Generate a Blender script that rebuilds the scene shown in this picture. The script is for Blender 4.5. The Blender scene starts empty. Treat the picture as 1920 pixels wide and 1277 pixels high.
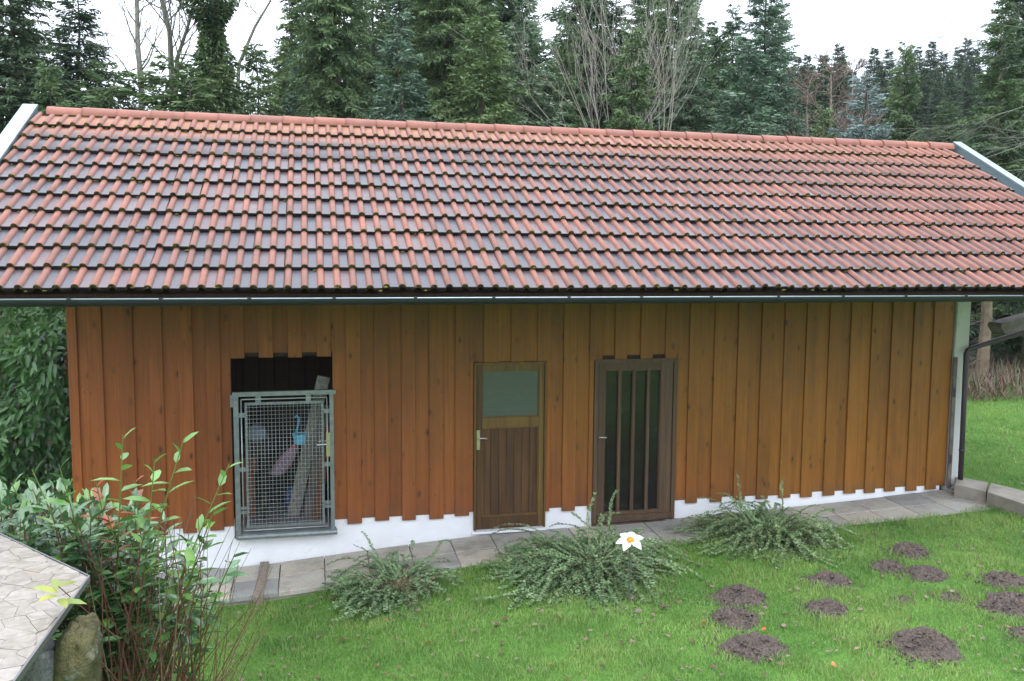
import bpy, math, random
import numpy as np
from math import sin, cos, tan, pi, radians, sqrt, atan2
from mathutils import Vector, Matrix, noise

sc = bpy.context.scene
C = sc.collection
R = random.Random(7)

# ------------------------------------------------------------------ camera
F_, YAW, PIT, ROL = 1655.0, .2234, .0954, .0068
CAM = Vector((0, -10.433, 3.441))
def ray(px, py):
    a, b = px-960, py-638.5
    u = a*cos(ROL)+b*sin(ROL); v = -a*sin(ROL)+b*cos(ROL)
    Y = F_*cos(PIT)-v*sin(PIT); z = -F_*sin(PIT)-v*cos(PIT)
    return Vector((u*cos(YAW)+Y*sin(YAW), -u*sin(YAW)+Y*cos(YAW), z))
def proj(P):
    d = Vector(P)-CAM
    X = d.x*cos(YAW)-d.y*sin(YAW); Y = d.x*sin(YAW)+d.y*cos(YAW)
    Z2 = d.z*cos(PIT)+Y*sin(PIT); Y2 = Y*cos(PIT)-d.z*sin(PIT)
    if Y2 < .1: return (-9999, -9999)
    u = F_*X/Y2; v = -F_*Z2/Y2
    return (960+u*cos(ROL)-v*sin(ROL), 638.5+u*sin(ROL)+v*cos(ROL))
def atY(px, py, Y=0.0):
    r = ray(px, py); return CAM+r*((Y-CAM.y)/r.y)
def atZ(px, py, Z=0.0):
    r = ray(px, py); return CAM+r*((Z-CAM.z)/r.z)
c0 = ray(960, 638.5)
rv = (ray(961, 638.5)-c0).normalized(); uv = -(ray(960, 639.5)-c0).normalized(); fv = c0.normalized()
cd = bpy.data.cameras.new('camera'); cam = bpy.data.objects.new('camera', cd); C.objects.link(cam)
cam.matrix_world = Matrix(((rv.x, uv.x, -fv.x, CAM.x), (rv.y, uv.y, -fv.y, CAM.y), (rv.z, uv.z, -fv.z, CAM.z), (0, 0, 0, 1)))
cd.sensor_width = 36; cd.lens = F_/1920*36; cd.clip_end = 2000; cd.clip_start = .05
sc.camera = cam
cd.dof.use_dof = False

# ------------------------------------------------------------------ sky and light
SUN_EL, SUN_ROT = radians(66), radians(200)
w = bpy.data.worlds.new('World'); sc.world = w; w.use_nodes = True
nt = w.node_tree; nt.nodes.clear()
out = nt.nodes.new('ShaderNodeOutputWorld'); bg = nt.nodes.new('ShaderNodeBackground')
sky = nt.nodes.new('ShaderNodeTexSky'); sky.sky_type = 'NISHITA'; sky.sun_disc = False
sky.sun_elevation = SUN_EL; sky.sun_rotation = SUN_ROT; sky.air_density = 1.0; sky.dust_density = 2.0
tcw = nt.nodes.new('ShaderNodeTexCoord'); nz = nt.nodes.new('ShaderNodeTexNoise')
mp = nt.nodes.new('ShaderNodeMapping'); mp.inputs['Scale'].default_value = (1, 1, 2.6)
nt.links.new(tcw.outputs['Generated'], mp.inputs[0]); nt.links.new(mp.outputs[0], nz.inputs['Vector'])
nz.inputs['Scale'].default_value = 2.3; nz.inputs['Detail'].default_value = 5; nz.inputs['Roughness'].default_value = .55
cr = nt.nodes.new('ShaderNodeValToRGB'); cr.color_ramp.elements[0].position = .36; cr.color_ramp.elements[1].position = .6
cr.color_ramp.elements[0].color = (.58, .58, .58, 1); cr.color_ramp.elements[1].color = (.93, .93, .93, 1)
nt.links.new(nz.outputs[0], cr.inputs[0])
mixw = nt.nodes.new('ShaderNodeMixRGB'); nt.links.new(cr.outputs[0], mixw.inputs[0])
nt.links.new(sky.outputs[0], mixw.inputs[1]); mixw.inputs[2].default_value = (14.6, 15.6, 17.4, 1)   # cloud brightness in the same units as the sky
sx_ = nt.nodes.new('ShaderNodeSeparateXYZ'); nt.links.new(tcw.outputs['Generated'], sx_.inputs[0])
mr_ = nt.nodes.new('ShaderNodeMapRange'); nt.links.new(sx_.outputs[2], mr_.inputs[0])      # overcast sky: zenith three times the horizon
mr_.inputs[1].default_value = 0; mr_.inputs[2].default_value = 1; mr_.inputs[3].default_value = .95; mr_.inputs[4].default_value = 2.9
mm_ = nt.nodes.new('ShaderNodeVectorMath'); mm_.operation = 'SCALE'; nt.links.new(mixw.outputs[0], mm_.inputs[0]); nt.links.new(mr_.outputs[0], mm_.inputs['Scale'])
nt.links.new(mm_.outputs[0], bg.inputs['Color']); bg.inputs['Strength'].default_value = .11
nt.links.new(bg.outputs[0], out.inputs[0])
sd = bpy.data.lights.new('sun', 'SUN'); sd.energy = .9; sd.angle = radians(28); sd.color = (1, .96, .9)
sun = bpy.data.objects.new('sun', sd); C.objects.link(sun)
sdir = Vector((sin(SUN_ROT)*cos(SUN_EL), cos(SUN_ROT)*cos(SUN_EL), sin(SUN_EL)))
sun.rotation_euler = (-sdir).to_track_quat('-Z', 'Y').to_euler()
sc.view_settings.view_transform = 'Standard'; sc.view_settings.look = 'None'
sc.view_settings.exposure = 0.0; sc.view_settings.gamma = 1; sc.view_settings.use_curve_mapping = False

# ------------------------------------------------------------------ object helpers
def link(o, parent=None):
    C.objects.link(o)
    if parent is not None: o.parent = parent
    return o
def tag(o, label=None, cat=None, group=None, kind=None):
    if label: o['label'] = label
    if cat: o['category'] = cat
    if group: o['group'] = group
    if kind: o['kind'] = kind
    return o
def empty(name, loc=(0, 0, 0), label=None, cat=None, group=None, kind=None):
    o = bpy.data.objects.new(name, None); o.empty_display_size = .2; link(o); o.location = loc
    return tag(o, label, cat, group, kind)
class MB:
    def __init__(s): s.v = []; s.f = []; s.m = []
    def poly(s, pts, m=0):
        n = len(s.v); s.v += [tuple(p) for p in pts]; s.f.append(tuple(range(n, n+len(pts)))); s.m.append(m)
    def box(s, a, b, m=0, mat=None):
        n = len(s.v)
        pts = [Vector((x, y, z)) for z in (a[2], b[2]) for y in (a[1], b[1]) for x in (a[0], b[0])]
        if mat is not None: pts = [mat @ p for p in pts]
        s.v += [tuple(p) for p in pts]
        for q in ((0, 2, 3, 1), (4, 5, 7, 6), (0, 1, 5, 4), (2, 6, 7, 3), (0, 4, 6, 2), (1, 3, 7, 5)):
            s.f.append(tuple(n+i for i in q)); s.m.append(m)
        return s
    def bbox(s, a, b, e=.004, m=0, mat=None):
        """box with chamfered long edges along z (boards): octagonal section"""
        n = len(s.v); x0, y0, z0 = a; x1, y1, z1 = b
        sec = [(x0+e, y0), (x1-e, y0), (x1, y0+e), (x1, y1), (x0, y1), (x0, y0+e)]
        for z in (z0, z1):
            for x, y in sec:
                p = Vector((x, y, z)); p = mat @ p if mat is not None else p; s.v.append(tuple(p))
        k = len(sec)
        for i in range(k):
            j = (i+1) % k; s.f.append((n+i, n+j, n+k+j, n+k+i)); s.m.append(m)
        s.f.append(tuple(n+k-1-i for i in range(k))); s.m.append(m)
        s.f.append(tuple(n+k+i for i in range(k))); s.m.append(m)
        return s
    def tube(s, pts, rad, k=6, m=0, cap=True):
        pts = [Vector(p) for p in pts]
        if not hasattr(rad, '__len__'): rad = [rad]*len(pts)
        n = len(s.v); up = None
        for i, p in enumerate(pts):
            d = (pts[min(i+1, len(pts)-1)]-pts[max(i-1, 0)])
            if d.length < 1e-9: d = Vector((0, 0, 1))
            d.normalize()
            if up is None: up = Vector((0, 0, 1)) if abs(d.z) < .9 else Vector((1, 0, 0))
            a = d.cross(up)
            if a.length < 1e-6: a = d.orthogonal()
            a.normalize(); b = a.cross(d); up = b if True else up
            for j in range(k):
                t = 2*pi*j/k; s.v.append(tuple(p+(a*cos(t)+b*sin(t))*rad[i]))
        for i in range(len(pts)-1):
            for j in range(k):
                q = (j+1) % k; s.f.append((n+i*k+j, n+i*k+q, n+(i+1)*k+q, n+(i+1)*k+j)); s.m.append(m)
        if cap:
            s.f.append(tuple(n+k-1-j for j in range(k))); s.m.append(m)
            s.f.append(tuple(n+(len(pts)-1)*k+j for j in range(k))); s.m.append(m)
        return s
    def mesh(s, name, mats, smooth=False):
        me = bpy.data.meshes.new(name); me.from_pydata(s.v, [], s.f)
        for x in (mats if isinstance(mats, (list, tuple)) else [mats]): me.materials.append(x)
        me.polygons.foreach_set('material_index', s.m)
        if smooth: me.polygons.foreach_set('use_smooth', [True]*len(s.f))
        me.update(); return me
    def build(s, name, mats, parent=None, smooth=False):
        return link(bpy.data.objects.new(name, s.mesh(name, mats, smooth)), parent)
def np_mesh(name, V, Fc, mats, mi=None, smooth=False):
    """V (n,3), Fc (m,3|4) arrays -> mesh, fast"""
    me = bpy.data.meshes.new(name); k = Fc.shape[1]
    me.vertices.add(len(V)); me.vertices.foreach_set('co', np.asarray(V, np.float32).ravel())
    me.loops.add(Fc.size); me.loops.foreach_set('vertex_index', Fc.astype(np.int32).ravel())
    me.polygons.add(len(Fc)); me.polygons.foreach_set('loop_start', np.arange(len(Fc), dtype=np.int32)*k)
    for x in (mats if isinstance(mats, (list, tuple)) else [mats]): me.materials.append(x)
    if mi is not None: me.polygons.foreach_set('material_index', np.asarray(mi, np.int32))
    if smooth: me.polygons.foreach_set('use_smooth', np.ones(len(Fc), bool))
    me.update(calc_edges=True); me.validate(); return me

# ------------------------------------------------------------------ material helpers
class NT:
    def __init__(s, name):
        s.m = bpy.data.materials.new(name); s.m.use_nodes = True; s.t = s.m.node_tree; s.t.nodes.clear()
        s.out = s.n('OutputMaterial'); s.b = s.n('BsdfPrincipled'); s.l(s.b.outputs[0], s.out.inputs['Surface'])
    def n(s, t, **kw):
        x = s.t.nodes.new('ShaderNode'+t)
        for k, v in kw.items(): setattr(x, k, v)
        return x
    def l(s, a, b): s.t.links.new(a, b)
    def pos(s, scale=(1, 1, 1), rnd=0.0, obj=False):
        g = s.n('TexCoord').outputs['Object'] if obj else s.n('NewGeometry').outputs['Position']
        if rnd:
            oi = s.n('ObjectInfo'); mu = s.n('Math', operation='MULTIPLY'); s.l(oi.outputs['Random'], mu.inputs[0]); mu.inputs[1].default_value = rnd
            ad = s.n('VectorMath', operation='ADD'); s.l(g, ad.inputs[0])
            cb = s.n('CombineXYZ'); s.l(mu.outputs[0], cb.inputs[0]); s.l(mu.outputs[0], cb.inputs[1]); s.l(mu.outputs[0], cb.inputs[2])
            s.l(cb.outputs[0], ad.inputs[1]); g = ad.outputs[0]
        mp = s.n('VectorMath', operation='MULTIPLY'); s.l(g, mp.inputs[0]); mp.inputs[1].default_value = scale
        return mp.outputs[0]
    def noise(s, vec, sc=1, det=3, rough=.55, dist=0):
        x = s.n('TexNoise'); s.l(vec, x.inputs['Vector']); x.inputs['Scale'].default_value = sc
        x.inputs['Detail'].default_value = det; x.inputs['Roughness'].default_value = rough; x.inputs['Distortion'].default_value = dist
        return x.outputs[0]
    def vor(s, vec, sc=1, feature='F1', outp='Distance', rand=1):
        x = s.n('TexVoronoi', feature=feature); s.l(vec, x.inputs['Vector']); x.inputs['Scale'].default_value = sc; x.inputs['Randomness'].default_value = rand
        return x.outputs[outp]
    def ramp(s, fac, stops, interp='LINEAR'):
        x = s.n('ValToRGB'); s.l(fac, x.inputs[0]); e = x.color_ramp.elements; x.color_ramp.interpolation = interp
        while len(e) < len(stops): e.new(.5)
        for i, (p, c) in enumerate(stops):
            e[i].position = p; e[i].color = (c if hasattr(c, '__len__') else (c, c, c))+((1,) if not hasattr(c, '__len__') or len(c) == 3 else ())
        return x.outputs[0]
    def mix(s, fac, a, b, mode='MIX'):
        x = s.n('MixRGB', blend_type=mode)
        for i, q in ((0, fac), (1, a), (2, b)):
            if hasattr(q, 'is_linked'): s.l(q, x.inputs[i])
            elif i == 0: x.inputs[0].default_value = q
            else: x.inputs[i].default_value = tuple(q)+(1,) if hasattr(q, '__len__') else (q, q, q, 1)
        return x.outputs[0]
    def math(s, op, a, b=None, clamp=False):
        x = s.n('Math', operation=op, use_clamp=clamp)
        for i, q in ((0, a), (1, b)):
            if q is None: continue
            if hasattr(q, 'is_linked'): s.l(q, x.inputs[i])
            else: x.inputs[i].default_value = q
        return x.outputs[0]
    def rnd(s): return s.n('ObjectInfo').outputs['Random']
    def sep(s, vec, i):
        x = s.n('SeparateXYZ'); s.l(vec, x.inputs[0]); return x.outputs[i]
    def bump(s, h, st=.3, d=.01):
        x = s.n('Bump'); s.l(h, x.inputs['Height']); x.inputs['Strength'].default_value = st; x.inputs['Distance'].default_value = d
        s.l(x.outputs[0], s.b.inputs['Normal'])
    def fin(s, col, rough=.7, spec=.4, metal=0):
        if hasattr(col, 'is_linked'): s.l(col, s.b.inputs['Base Color'])
        else: s.b.inputs['Base Color'].default_value = tuple(col)+(1,)
        if hasattr(rough, 'is_linked'): s.l(rough, s.b.inputs['Roughness'])
        else: s.b.inputs['Roughness'].default_value = rough
        s.b.inputs['Specular IOR Level'].default_value = spec; s.b.inputs['Metallic'].default_value = metal
        return s.m
def simple(name, col, rough=.6, metal=0, var=.25, sc=6, bump=0, spec=.4):
    n = NT(name); p = n.pos(); f = n.noise(p, sc, 5, .6)
    c = n.mix(n.ramp(f, [(.3, 1-var), (.7, 1+var*.6)]), (0, 0, 0), col, 'MIX')
    g = n.mix(1.0, col, n.ramp(f, [(.3, (1-var,)*3), (.7, (1.0,)*3)]), 'MULTIPLY')
    if bump: n.bump(n.noise(p, sc*6, 4, .6), bump, .01)
    return n.fin(g, rough, spec, metal)

# ------------------------------------------------------------------ materials
def wood_mat(name, light, dark, knots=True, green=0.0, rough=.55, gs=1.0):
    n = NT(name); p = n.pos((1, 1, 1), 37.0)
    g1 = n.noise(n.pos((26*gs, 26*gs, .9), 37.0), 1, 4, .6, .6)
    g2 = n.noise(n.pos((110*gs, 110*gs, 2.5), 37.0), 1, 3, .6)
    c = n.mix(n.ramp(g1, [(.3, 0.0), (.72, 1.0)]), dark, light)
    c = n.mix(n.math('MULTIPLY', n.ramp(g2, [(.42, 1.0), (.58, 0.0)]), .22), c, tuple(x*.55 for x in dark))
    # board to board tone
    c = n.mix(1.0, c, n.ramp(n.rnd(), [(0, (.88, .86, .84)), (.5, (1, 1, 1)), (1, (1.08, 1.06, 1.0))]), 'MULTIPLY')
    if green:
        x = n.sep(n.pos(), 0); z = n.sep(n.pos(), 2)
        gx = n.math('ADD', n.math('MULTIPLY', x, .10), n.math('MULTIPLY', z, .22))
        gx = n.math('ADD', gx, n.math('MULTIPLY', n.noise(n.pos((1.4, 1.4, .8)), 1, 3), .5))
        f = n.ramp(gx, [(.55, 0.0), (1.5/1.5, 1.0)])
        c = n.mix(n.math('MULTIPLY', f, green), c, n.mix(1.0, c, (.88, 1.12, .42), 'MULTIPLY'))
    if green:                                # redder stain towards the left end, uneven fading, splash dirt low down
        c = n.mix(n.ramp(n.math('MULTIPLY', n.math('ADD', x, 3.0), .12), [(.1, .8), (.75, 0.0)]), c, n.mix(1.0, c, (1.04, .91, .86), 'MULTIPLY'))
        fd = n.noise(n.pos((1.1, 1.1, .5), 3.0), 1, 4, .6)
        c = n.mix(1.0, c, n.ramp(fd, [(.3, (.84, .83, .86)), (.7, (1.10, 1.08, 1.08))]), 'MULTIPLY')
        sp = n.math('SUBTRACT', n.math('MULTIPLY', n.noise(n.pos((5, 5, 2)), 1, 5, .7), .9), z)
        c = n.mix(n.ramp(sp, [(-.0, 0.0), (.22, .35)]), c, (.10, .065, .045))
    # grime weathering blotches
    bl = n.noise(n.pos((2.2, 2.2, 1.2), 11.0), 1, 5, .65)
    c = n.mix(n.ramp(bl, [(.52, 0.0), (.75, .35)]), c, (.05, .035, .022))
    if knots:
        kv = n.vor(n.pos((7.5, 0.0, 3.4), 37.0), 1, 'F1', 'Distance')
        k = n.ramp(kv, [(.06, 1.0), (.11, .5), (.22, 0.0)])
        sel = n.ramp(n.noise(n.pos((1.3, 1.3, 1.3), 21.0), 1, 0), [(.36, 0.0), (.46, 1.0)])
        c = n.mix(n.math('MULTIPLY', k, n.math('MULTIPLY', sel, .85)), c, (.022, .012, .010))
    if knots:                                # small nail and resin dots
        nv = n.vor(n.pos((11.0, 0.0, 5.2), 91.0), 1, 'F1', 'Distance'); n2 = n.ramp(nv, [(.045, 1.0), (.075, 0.0)])
        c = n.mix(n.math('MULTIPLY', n2, .8), c, (.02, .014, .012))
    n.bump(n.math('ADD', g1, n.math('MULTIPLY', g2, .5)), .35, .004)
    return n.fin(c, rough, .35)
M = {}
M['plank'] = wood_mat('stained_plank', (.36, .122, .034), (.24, .080, .024), green=.8, rough=.5)
M['door_wood'] = wood_mat('door_wood', (.13, .066, .028), (.060, .032, .015), knots=False, rough=.5)
M['door_panel'] = wood_mat('door_panel_wood', (.145, .070, .026), (.050, .026, .012), knots=False, rough=.6)
M['door_yellow'] = wood_mat('olive_weathered_wood', (.22, .135, .030), (.10, .058, .020), knots=False, rough=.55)
M['door_brown'] = wood_mat('brown_grey_wood', (.150, .092, .052), (.070, .043, .026), knots=False, rough=.55)
M['old_wood'] = wood_mat('grey_old_wood', (.22, .19, .15), (.10, .085, .07), knots=True, rough=.8)
M['board_edge'] = wood_mat('pale_weathered_board', (.34, .30, .24), (.20, .17, .13), knots=False, rough=.8)
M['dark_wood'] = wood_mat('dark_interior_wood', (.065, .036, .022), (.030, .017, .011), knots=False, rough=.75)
def tile_mats():
    n = NT('terracotta_rib'); p = n.pos((1, 1, 1), 17.0)
    f = n.noise(p, 3.5, 5, .6); f2 = n.noise(p, 40, 4, .7)
    c = n.mix(n.ramp(f, [(.3, 0.0), (.7, 1.0)]), (.195, .078, .051), (.285, .122, .088))
    c = n.mix(1.0, c, n.ramp(n.rnd(), [(0, (.82, .82, .86)), (.5, (1, 1, 1)), (1, (1.12, 1.02, .95))]), 'MULTIPLY')
    c = n.mix(n.ramp(f2, [(.55, 0.0), (.8, .45)]), c, (.20, .12, .09))
    c = n.mix(n.ramp(n.noise(n.pos((1, .5, .5)), 5, 6, .7), [(.52, 0.0), (.74, .65)]), c, (.10, .065, .050))
    c = n.mix(n.ramp(n.noise(n.pos(), .9, 3, .6), [(.35, .22), (.65, 0.0)]), c, (.14, .085, .07))
    n.bump(f2, .2, .004); a = n.fin(c, .50, .30)
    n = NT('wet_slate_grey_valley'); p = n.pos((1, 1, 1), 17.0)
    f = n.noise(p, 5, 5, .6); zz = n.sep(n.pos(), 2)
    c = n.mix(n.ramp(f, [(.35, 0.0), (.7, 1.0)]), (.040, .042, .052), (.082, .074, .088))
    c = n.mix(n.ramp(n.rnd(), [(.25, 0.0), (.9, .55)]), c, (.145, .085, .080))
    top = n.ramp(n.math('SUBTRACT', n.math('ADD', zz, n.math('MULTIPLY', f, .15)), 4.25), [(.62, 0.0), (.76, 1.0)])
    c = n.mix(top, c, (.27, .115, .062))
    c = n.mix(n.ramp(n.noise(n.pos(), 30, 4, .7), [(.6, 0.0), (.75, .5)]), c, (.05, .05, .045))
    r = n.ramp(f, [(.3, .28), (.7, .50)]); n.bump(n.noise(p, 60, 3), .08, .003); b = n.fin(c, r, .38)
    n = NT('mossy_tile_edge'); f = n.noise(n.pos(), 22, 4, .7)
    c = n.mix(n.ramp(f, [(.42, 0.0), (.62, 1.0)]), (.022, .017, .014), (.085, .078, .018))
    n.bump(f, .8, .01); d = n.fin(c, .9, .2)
    n = NT('shadow_tile_edge'); e_ = n.fin(n.mix(n.ramp(n.noise(n.pos(), 18, 4, .7), [(.5, 0.0), (.7, 1.0)]), (.012, .010, .010), (.035, .034, .016)), .9, .2)  # near-black flats paint the shadow under each tile row
    return a, b, d, e_
M['rib'], M['valley'], M['edge'], M['edge_shadow'] = tile_mats()
def moss():
    n = NT('moss'); f = n.noise(n.pos(), 45, 4, .7)
    n.bump(f, 1, .01); return n.fin(n.mix(n.ramp(f, [(.35, 0.0), (.65, 1.0)]), (.035, .033, .010), (.15, .16, .025)), .95, .1)
M['moss'] = moss()
def ridge():
    n = NT('ridge_terracotta'); f = n.noise(n.pos((1, 1, 1), 9.0), 6, 6, .65)
    c = n.mix(n.ramp(f, [(.3, 0.0), (.7, 1.0)]), (.23, .085, .058), (.32, .130, .092))
    c = n.mix(1.0, c, n.ramp(n.rnd(), [(0, (.85, .85, .88)), (1, (1.1, 1.05, 1))]), 'MULTIPLY')
    c = n.mix(n.ramp(n.noise(n.pos(), 14, 6, .75), [(.56, 0.0), (.72, .6)]), c, (.15, .12, .085))
    n.bump(f, .3, .006); return n.fin(c, .6, .4)
M['ridge'] = ridge()
M['flash'] = simple('pale_zinc_trim', (.26, .34, .37), .35, .35, .15, 3)
M['gutter'] = simple('anthracite_gutter', (.026, .028, .032), .55, .1, .3, 8)
M['gutter_rim'] = simple('highlight_gutter_rim', (.34, .40, .45), .3, .7, .2, 20)  # pale bead: the rim's highlight is put into its colour
M['galv'] = simple('galvanised_steel', (.30, .34, .34), .45, .55, .35, 16)
M['wire'] = simple('galvanised_wire', (.50, .54, .54), .4, .5, .2, 16)
M['brass'] = simple('pale_brass', (.52, .50, .30), .35, .6, .2, 20)
M['alu'] = simple('aluminium', (.72, .72, .70), .3, .8, .1, 20)
def plaster():
    n = NT('white_plaster'); f = n.noise(n.pos(), 3, 6, .65)
    c = n.mix(n.ramp(f, [(.3, 0.0), (.7, 1.0)]), (.80, .81, .83), (.90, .91, .93))
    c = n.mix(n.ramp(n.noise(n.pos((1.5, 1.5, 5)), 2.2, 6, .75), [(.62, 0.0), (.74, .5)]), c, (.36, .33, .28))
    n.bump(n.noise(n.pos(), 60, 4, .7), .35, .006); return n.fin(c, .85, .2)
M['plaster'] = plaster()
def slabm():
    n = NT('washed_concrete_slab'); p = n.pos((1, 1, 1), 5.0)
    f = n.noise(p, 2.2, 6, .65); v = n.vor(p, 110, 'F1', 'Color')
    c = n.mix(n.ramp(f, [(.3, 0.0), (.7, 1.0)]), (.40, .375, .325), (.58, .55, .48))
    c = n.mix(.35, c, n.mix(1.0, c, v, 'MULTIPLY'), 'MIX')
    c = n.mix(1.0, c, n.ramp(n.rnd(), [(0, (.72, .76, .82)), (.4, (.95, .95, .95)), (1, (1.15, 1.1, 1.02))]), 'MULTIPLY')
    c = n.mix(n.ramp(n.noise(n.pos(), 1.6, 5, .7), [(.5, 0.0), (.72, .65)]), c, (.12, .115, .085))
    n.bump(n.noise(p, 130, 3, .7), .5, .005); return n.fin(c, n.ramp(f, [(.3, .55), (.7, .85)]), .3)
M['slab'] = slabm()
M['kerb'] = simple('concrete_kerb', (.33, .30, .25), .85, 0, .45, 4, .4)
M['concrete'] = simple('grey_concrete_floor', (.24, .24, .25), .8, 0, .3, 3, .2)
def postm():
    n = NT('algae_stained_white_paint'); z = n.sep(n.pos(), 2); f = n.noise(n.pos((4, 4, 1.5)), 1, 6, .7)
    g = n.ramp(n.math('ADD', n.math('MULTIPLY', z, .3), n.math('MULTIPLY', f, .5)), [(.55, 0.0), (.95, 1.0)])
    c = n.mix(g, (.66, .67, .66), (.50, .53, .47)); c = n.mix(n.ramp(f, [(.55, 0.0), (.7, .5)]), c, (.2, .2, .16))
    n.bump(f, .3, .01); return n.fin(c, .8, .2)
M['post'] = postm()
M['pipe'] = simple('brown_downpipe', (.060, .042, .055), .45, 0, .3, 5)
M['timber_grey'] = simple('grey_timber', (.20, .17, .15), .8, 0, .5, 7, .4)
def glass(name, tint, haze_):
    n = NT(name); tr = n.n('BsdfTransparent'); tr.inputs[0].default_value = (.7, .7, .7, 1)
    df = n.n('BsdfPrincipled'); df.inputs['Roughness'].default_value = .12; df.inputs['Specular IOR Level'].default_value = .6
    f = n.noise(n.pos((.9, .9, 5)), 1.3, 3, .6, .8)
    n.l(n.mix(n.ramp(f, [(.49, 0.0), (.50, .22), (.51, 0.0)]), tint, (.25, .30, .27)), df.inputs['Base Color'])
    mx = n.n('MixShader'); mx.inputs[0].default_value = haze_; n.l(tr.outputs[0], mx.inputs[1]); n.l(df.outputs[0], mx.inputs[2])
    n.l(mx.outputs[0], n.out.inputs[0]); return n.m
M['glass_dirty_reflect'] = glass('dirty_glass_reflection', (.105, .118, .108), .88)  # dirty green, paled and streaked to paint the pane's grey reflection
M['glass_dark'] = glass('dusty_dark_glass', (.020, .018, .016), .75)
def leafm(name, a, b, rough=.45, spec=.4, sc=9.0, trans=.25, rn=0.0, red=None):
    n = NT(name); f = n.noise(n.pos((1, 1, 1)), sc, 3, .6)
    c = n.mix(n.ramp(f, [(.34, 0.0), (.66, 1.0)]), a, b)
    if rn: c = n.mix(1.0, c, n.ramp(n.rnd(), [(0, (1-rn, 1-rn*.8, 1-rn*.6)), (1, (1+rn, 1+rn*.7, 1+rn*.3))]), 'MULTIPLY')
    m = n.fin(c, rough, spec)
    if trans:
        t = n.n('BsdfTranslucent'); n.l(c, t.inputs[0]); mx = n.n('MixShader'); mx.inputs[0].default_value = trans
        n.l(n.b.outputs[0], mx.inputs[1]); n.l(t.outputs[0], mx.inputs[2]); n.l(mx.outputs[0], n.out.inputs[0])
    return m
M['laurel'] = leafm('laurel_leaf', (.040, .110, .036), (.095, .20, .070), .24, .8, 5, .2, .15)
M['laurel_light'] = leafm('young_laurel_leaf', (.10, .24, .045), (.17, .33, .07), .3, .6, 5, .3, .2)
M['laurel_red'] = leafm('red_young_leaf', (.26, .045, .028), (.30, .115, .035), .35, .5, 9, .3, .2)
M['laurel_red2'] = leafm('yellow_leaf', (.34, .32, .05), (.22, .30, .06), .35, .5, 9, .3, .2)
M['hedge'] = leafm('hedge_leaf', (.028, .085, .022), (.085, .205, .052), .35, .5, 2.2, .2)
M['hedge_lit'] = leafm('lit_hedge_leaf', (.08, .19, .045), (.12, .26, .06), .4, .5, 3, .3)  # lit copy of the hedge leaf, light put into the colour
M['coto'] = leafm('cotoneaster_leaf', (.11, .205, .095), (.25, .37, .18), .45, .4, 10, .15, .1)
M['coto2'] = leafm('cotoneaster_light_leaf', (.16, .25, .10), (.22, .31, .16), .45, .4, 10, .15, .1)
M['twig'] = simple('pale_twig', (.30, .22, .13), .8, 0, .4, 20)
M['redtwig'] = simple('red_brown_twig', (.21, .085, .062), .6, 0, .5, 20)
M['greentwig'] = simple('green_stem', (.16, .22, .05), .6, 0, .3, 20)
M['spruce'] = leafm('spruce_needles', (.058, .105, .048), (.165, .245, .105), .6, .25, 1.3, .15, .22)
M['bluespruce'] = leafm('blue_spruce_needles', (.085, .140, .090), (.205, .29, .19), .6, .25, 1.6, .12, .2)
M['darkspruce'] = leafm('dark_spruce_needles', (.045, .082, .048), (.130, .190, .105), .6, .25, 1.2, .12, .15)
M['silver'] = leafm('silver_spruce_needles', (.16, .22, .21), (.28, .36, .35), .6, .25, 2.5, .1)
M['young'] = leafm('young_fir_needles', (.062, .110, .044), (.135, .195, .075), .6, .25, 2.5, .2, .15)
M['ivy'] = leafm('ivy_leaf', (.035, .070, .026), (.085, .135, .048), .4, .4, 3, .1)
M['larch'] = simple('bare_brown_twigs', (.26, .20, .16), .9, 0, .4, 8)
M['bark'] = simple('grey_bark', (.17, .15, .12), .9, 0, .6, 6, .6)
M['birch'] = simple('pale_grey_bark', (.27, .255, .22), .85, 0, .6, 9, .4)
M['sprucebark'] = simple('spruce_bark', (.10, .078, .058), .9, 0, .6, 5, .7)
M['tanbark'] = simple('tan_bark', (.26, .20, .135), .9, 0, .5, 6, .6)
M['barefan'] = simple('pale_bare_branches', (.46, .42, .36), .85, 0, .4, 6)
M['lichen'] = simple('lichen_branch', (.22, .24, .19), .9, 0, .5, 30)
def soil():
    n = NT('molehill_soil'); f = n.noise(n.pos(), 55, 6, .75); f2 = n.noise(n.pos(), 6, 4)
    c = n.mix(n.ramp(f, [(.35, 0.0), (.7, 1.0)]), (.060, .046, .038), (.225, .180, .150))
    c = n.mix(n.ramp(f2, [(.3, 0.0), (.7, .4)]), c, (.13, .112, .105)); n.bump(f, 1, .02); return n.fin(c, .95, .1)
M['soil'] = soil()
def groundm():
    n = NT('ground'); p = n.pos(); y = n.sep(p, 1)
    f = n.noise(p, 1.4, 5, .65); g = n.noise(p, 30, 4, .7)
    gr = n.mix(n.ramp(f, [(.3, 0.0), (.7, 1.0)]), (.07, .16, .028), (.10, .22, .042))
    gr = n.mix(n.ramp(g, [(.45, 0.0), (.7, .55)]), gr, (.045, .06, .02))
    fo = n.mix(n.ramp(g, [(.35, 0.0), (.65, 1.0)]), (.035, .026, .016), (.14, .09, .05))
    m_ = n.ramp(n.math('ADD', n.math('MULTIPLY', y, .1), n.math('MULTIPLY', f, .15)), [(.62, 0.0), (.68, 1.0)])
    n.bump(g, .8, .02); return n.fin(n.mix(m_, gr, fo), .95, .1)
M['ground'] = groundm()
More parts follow.
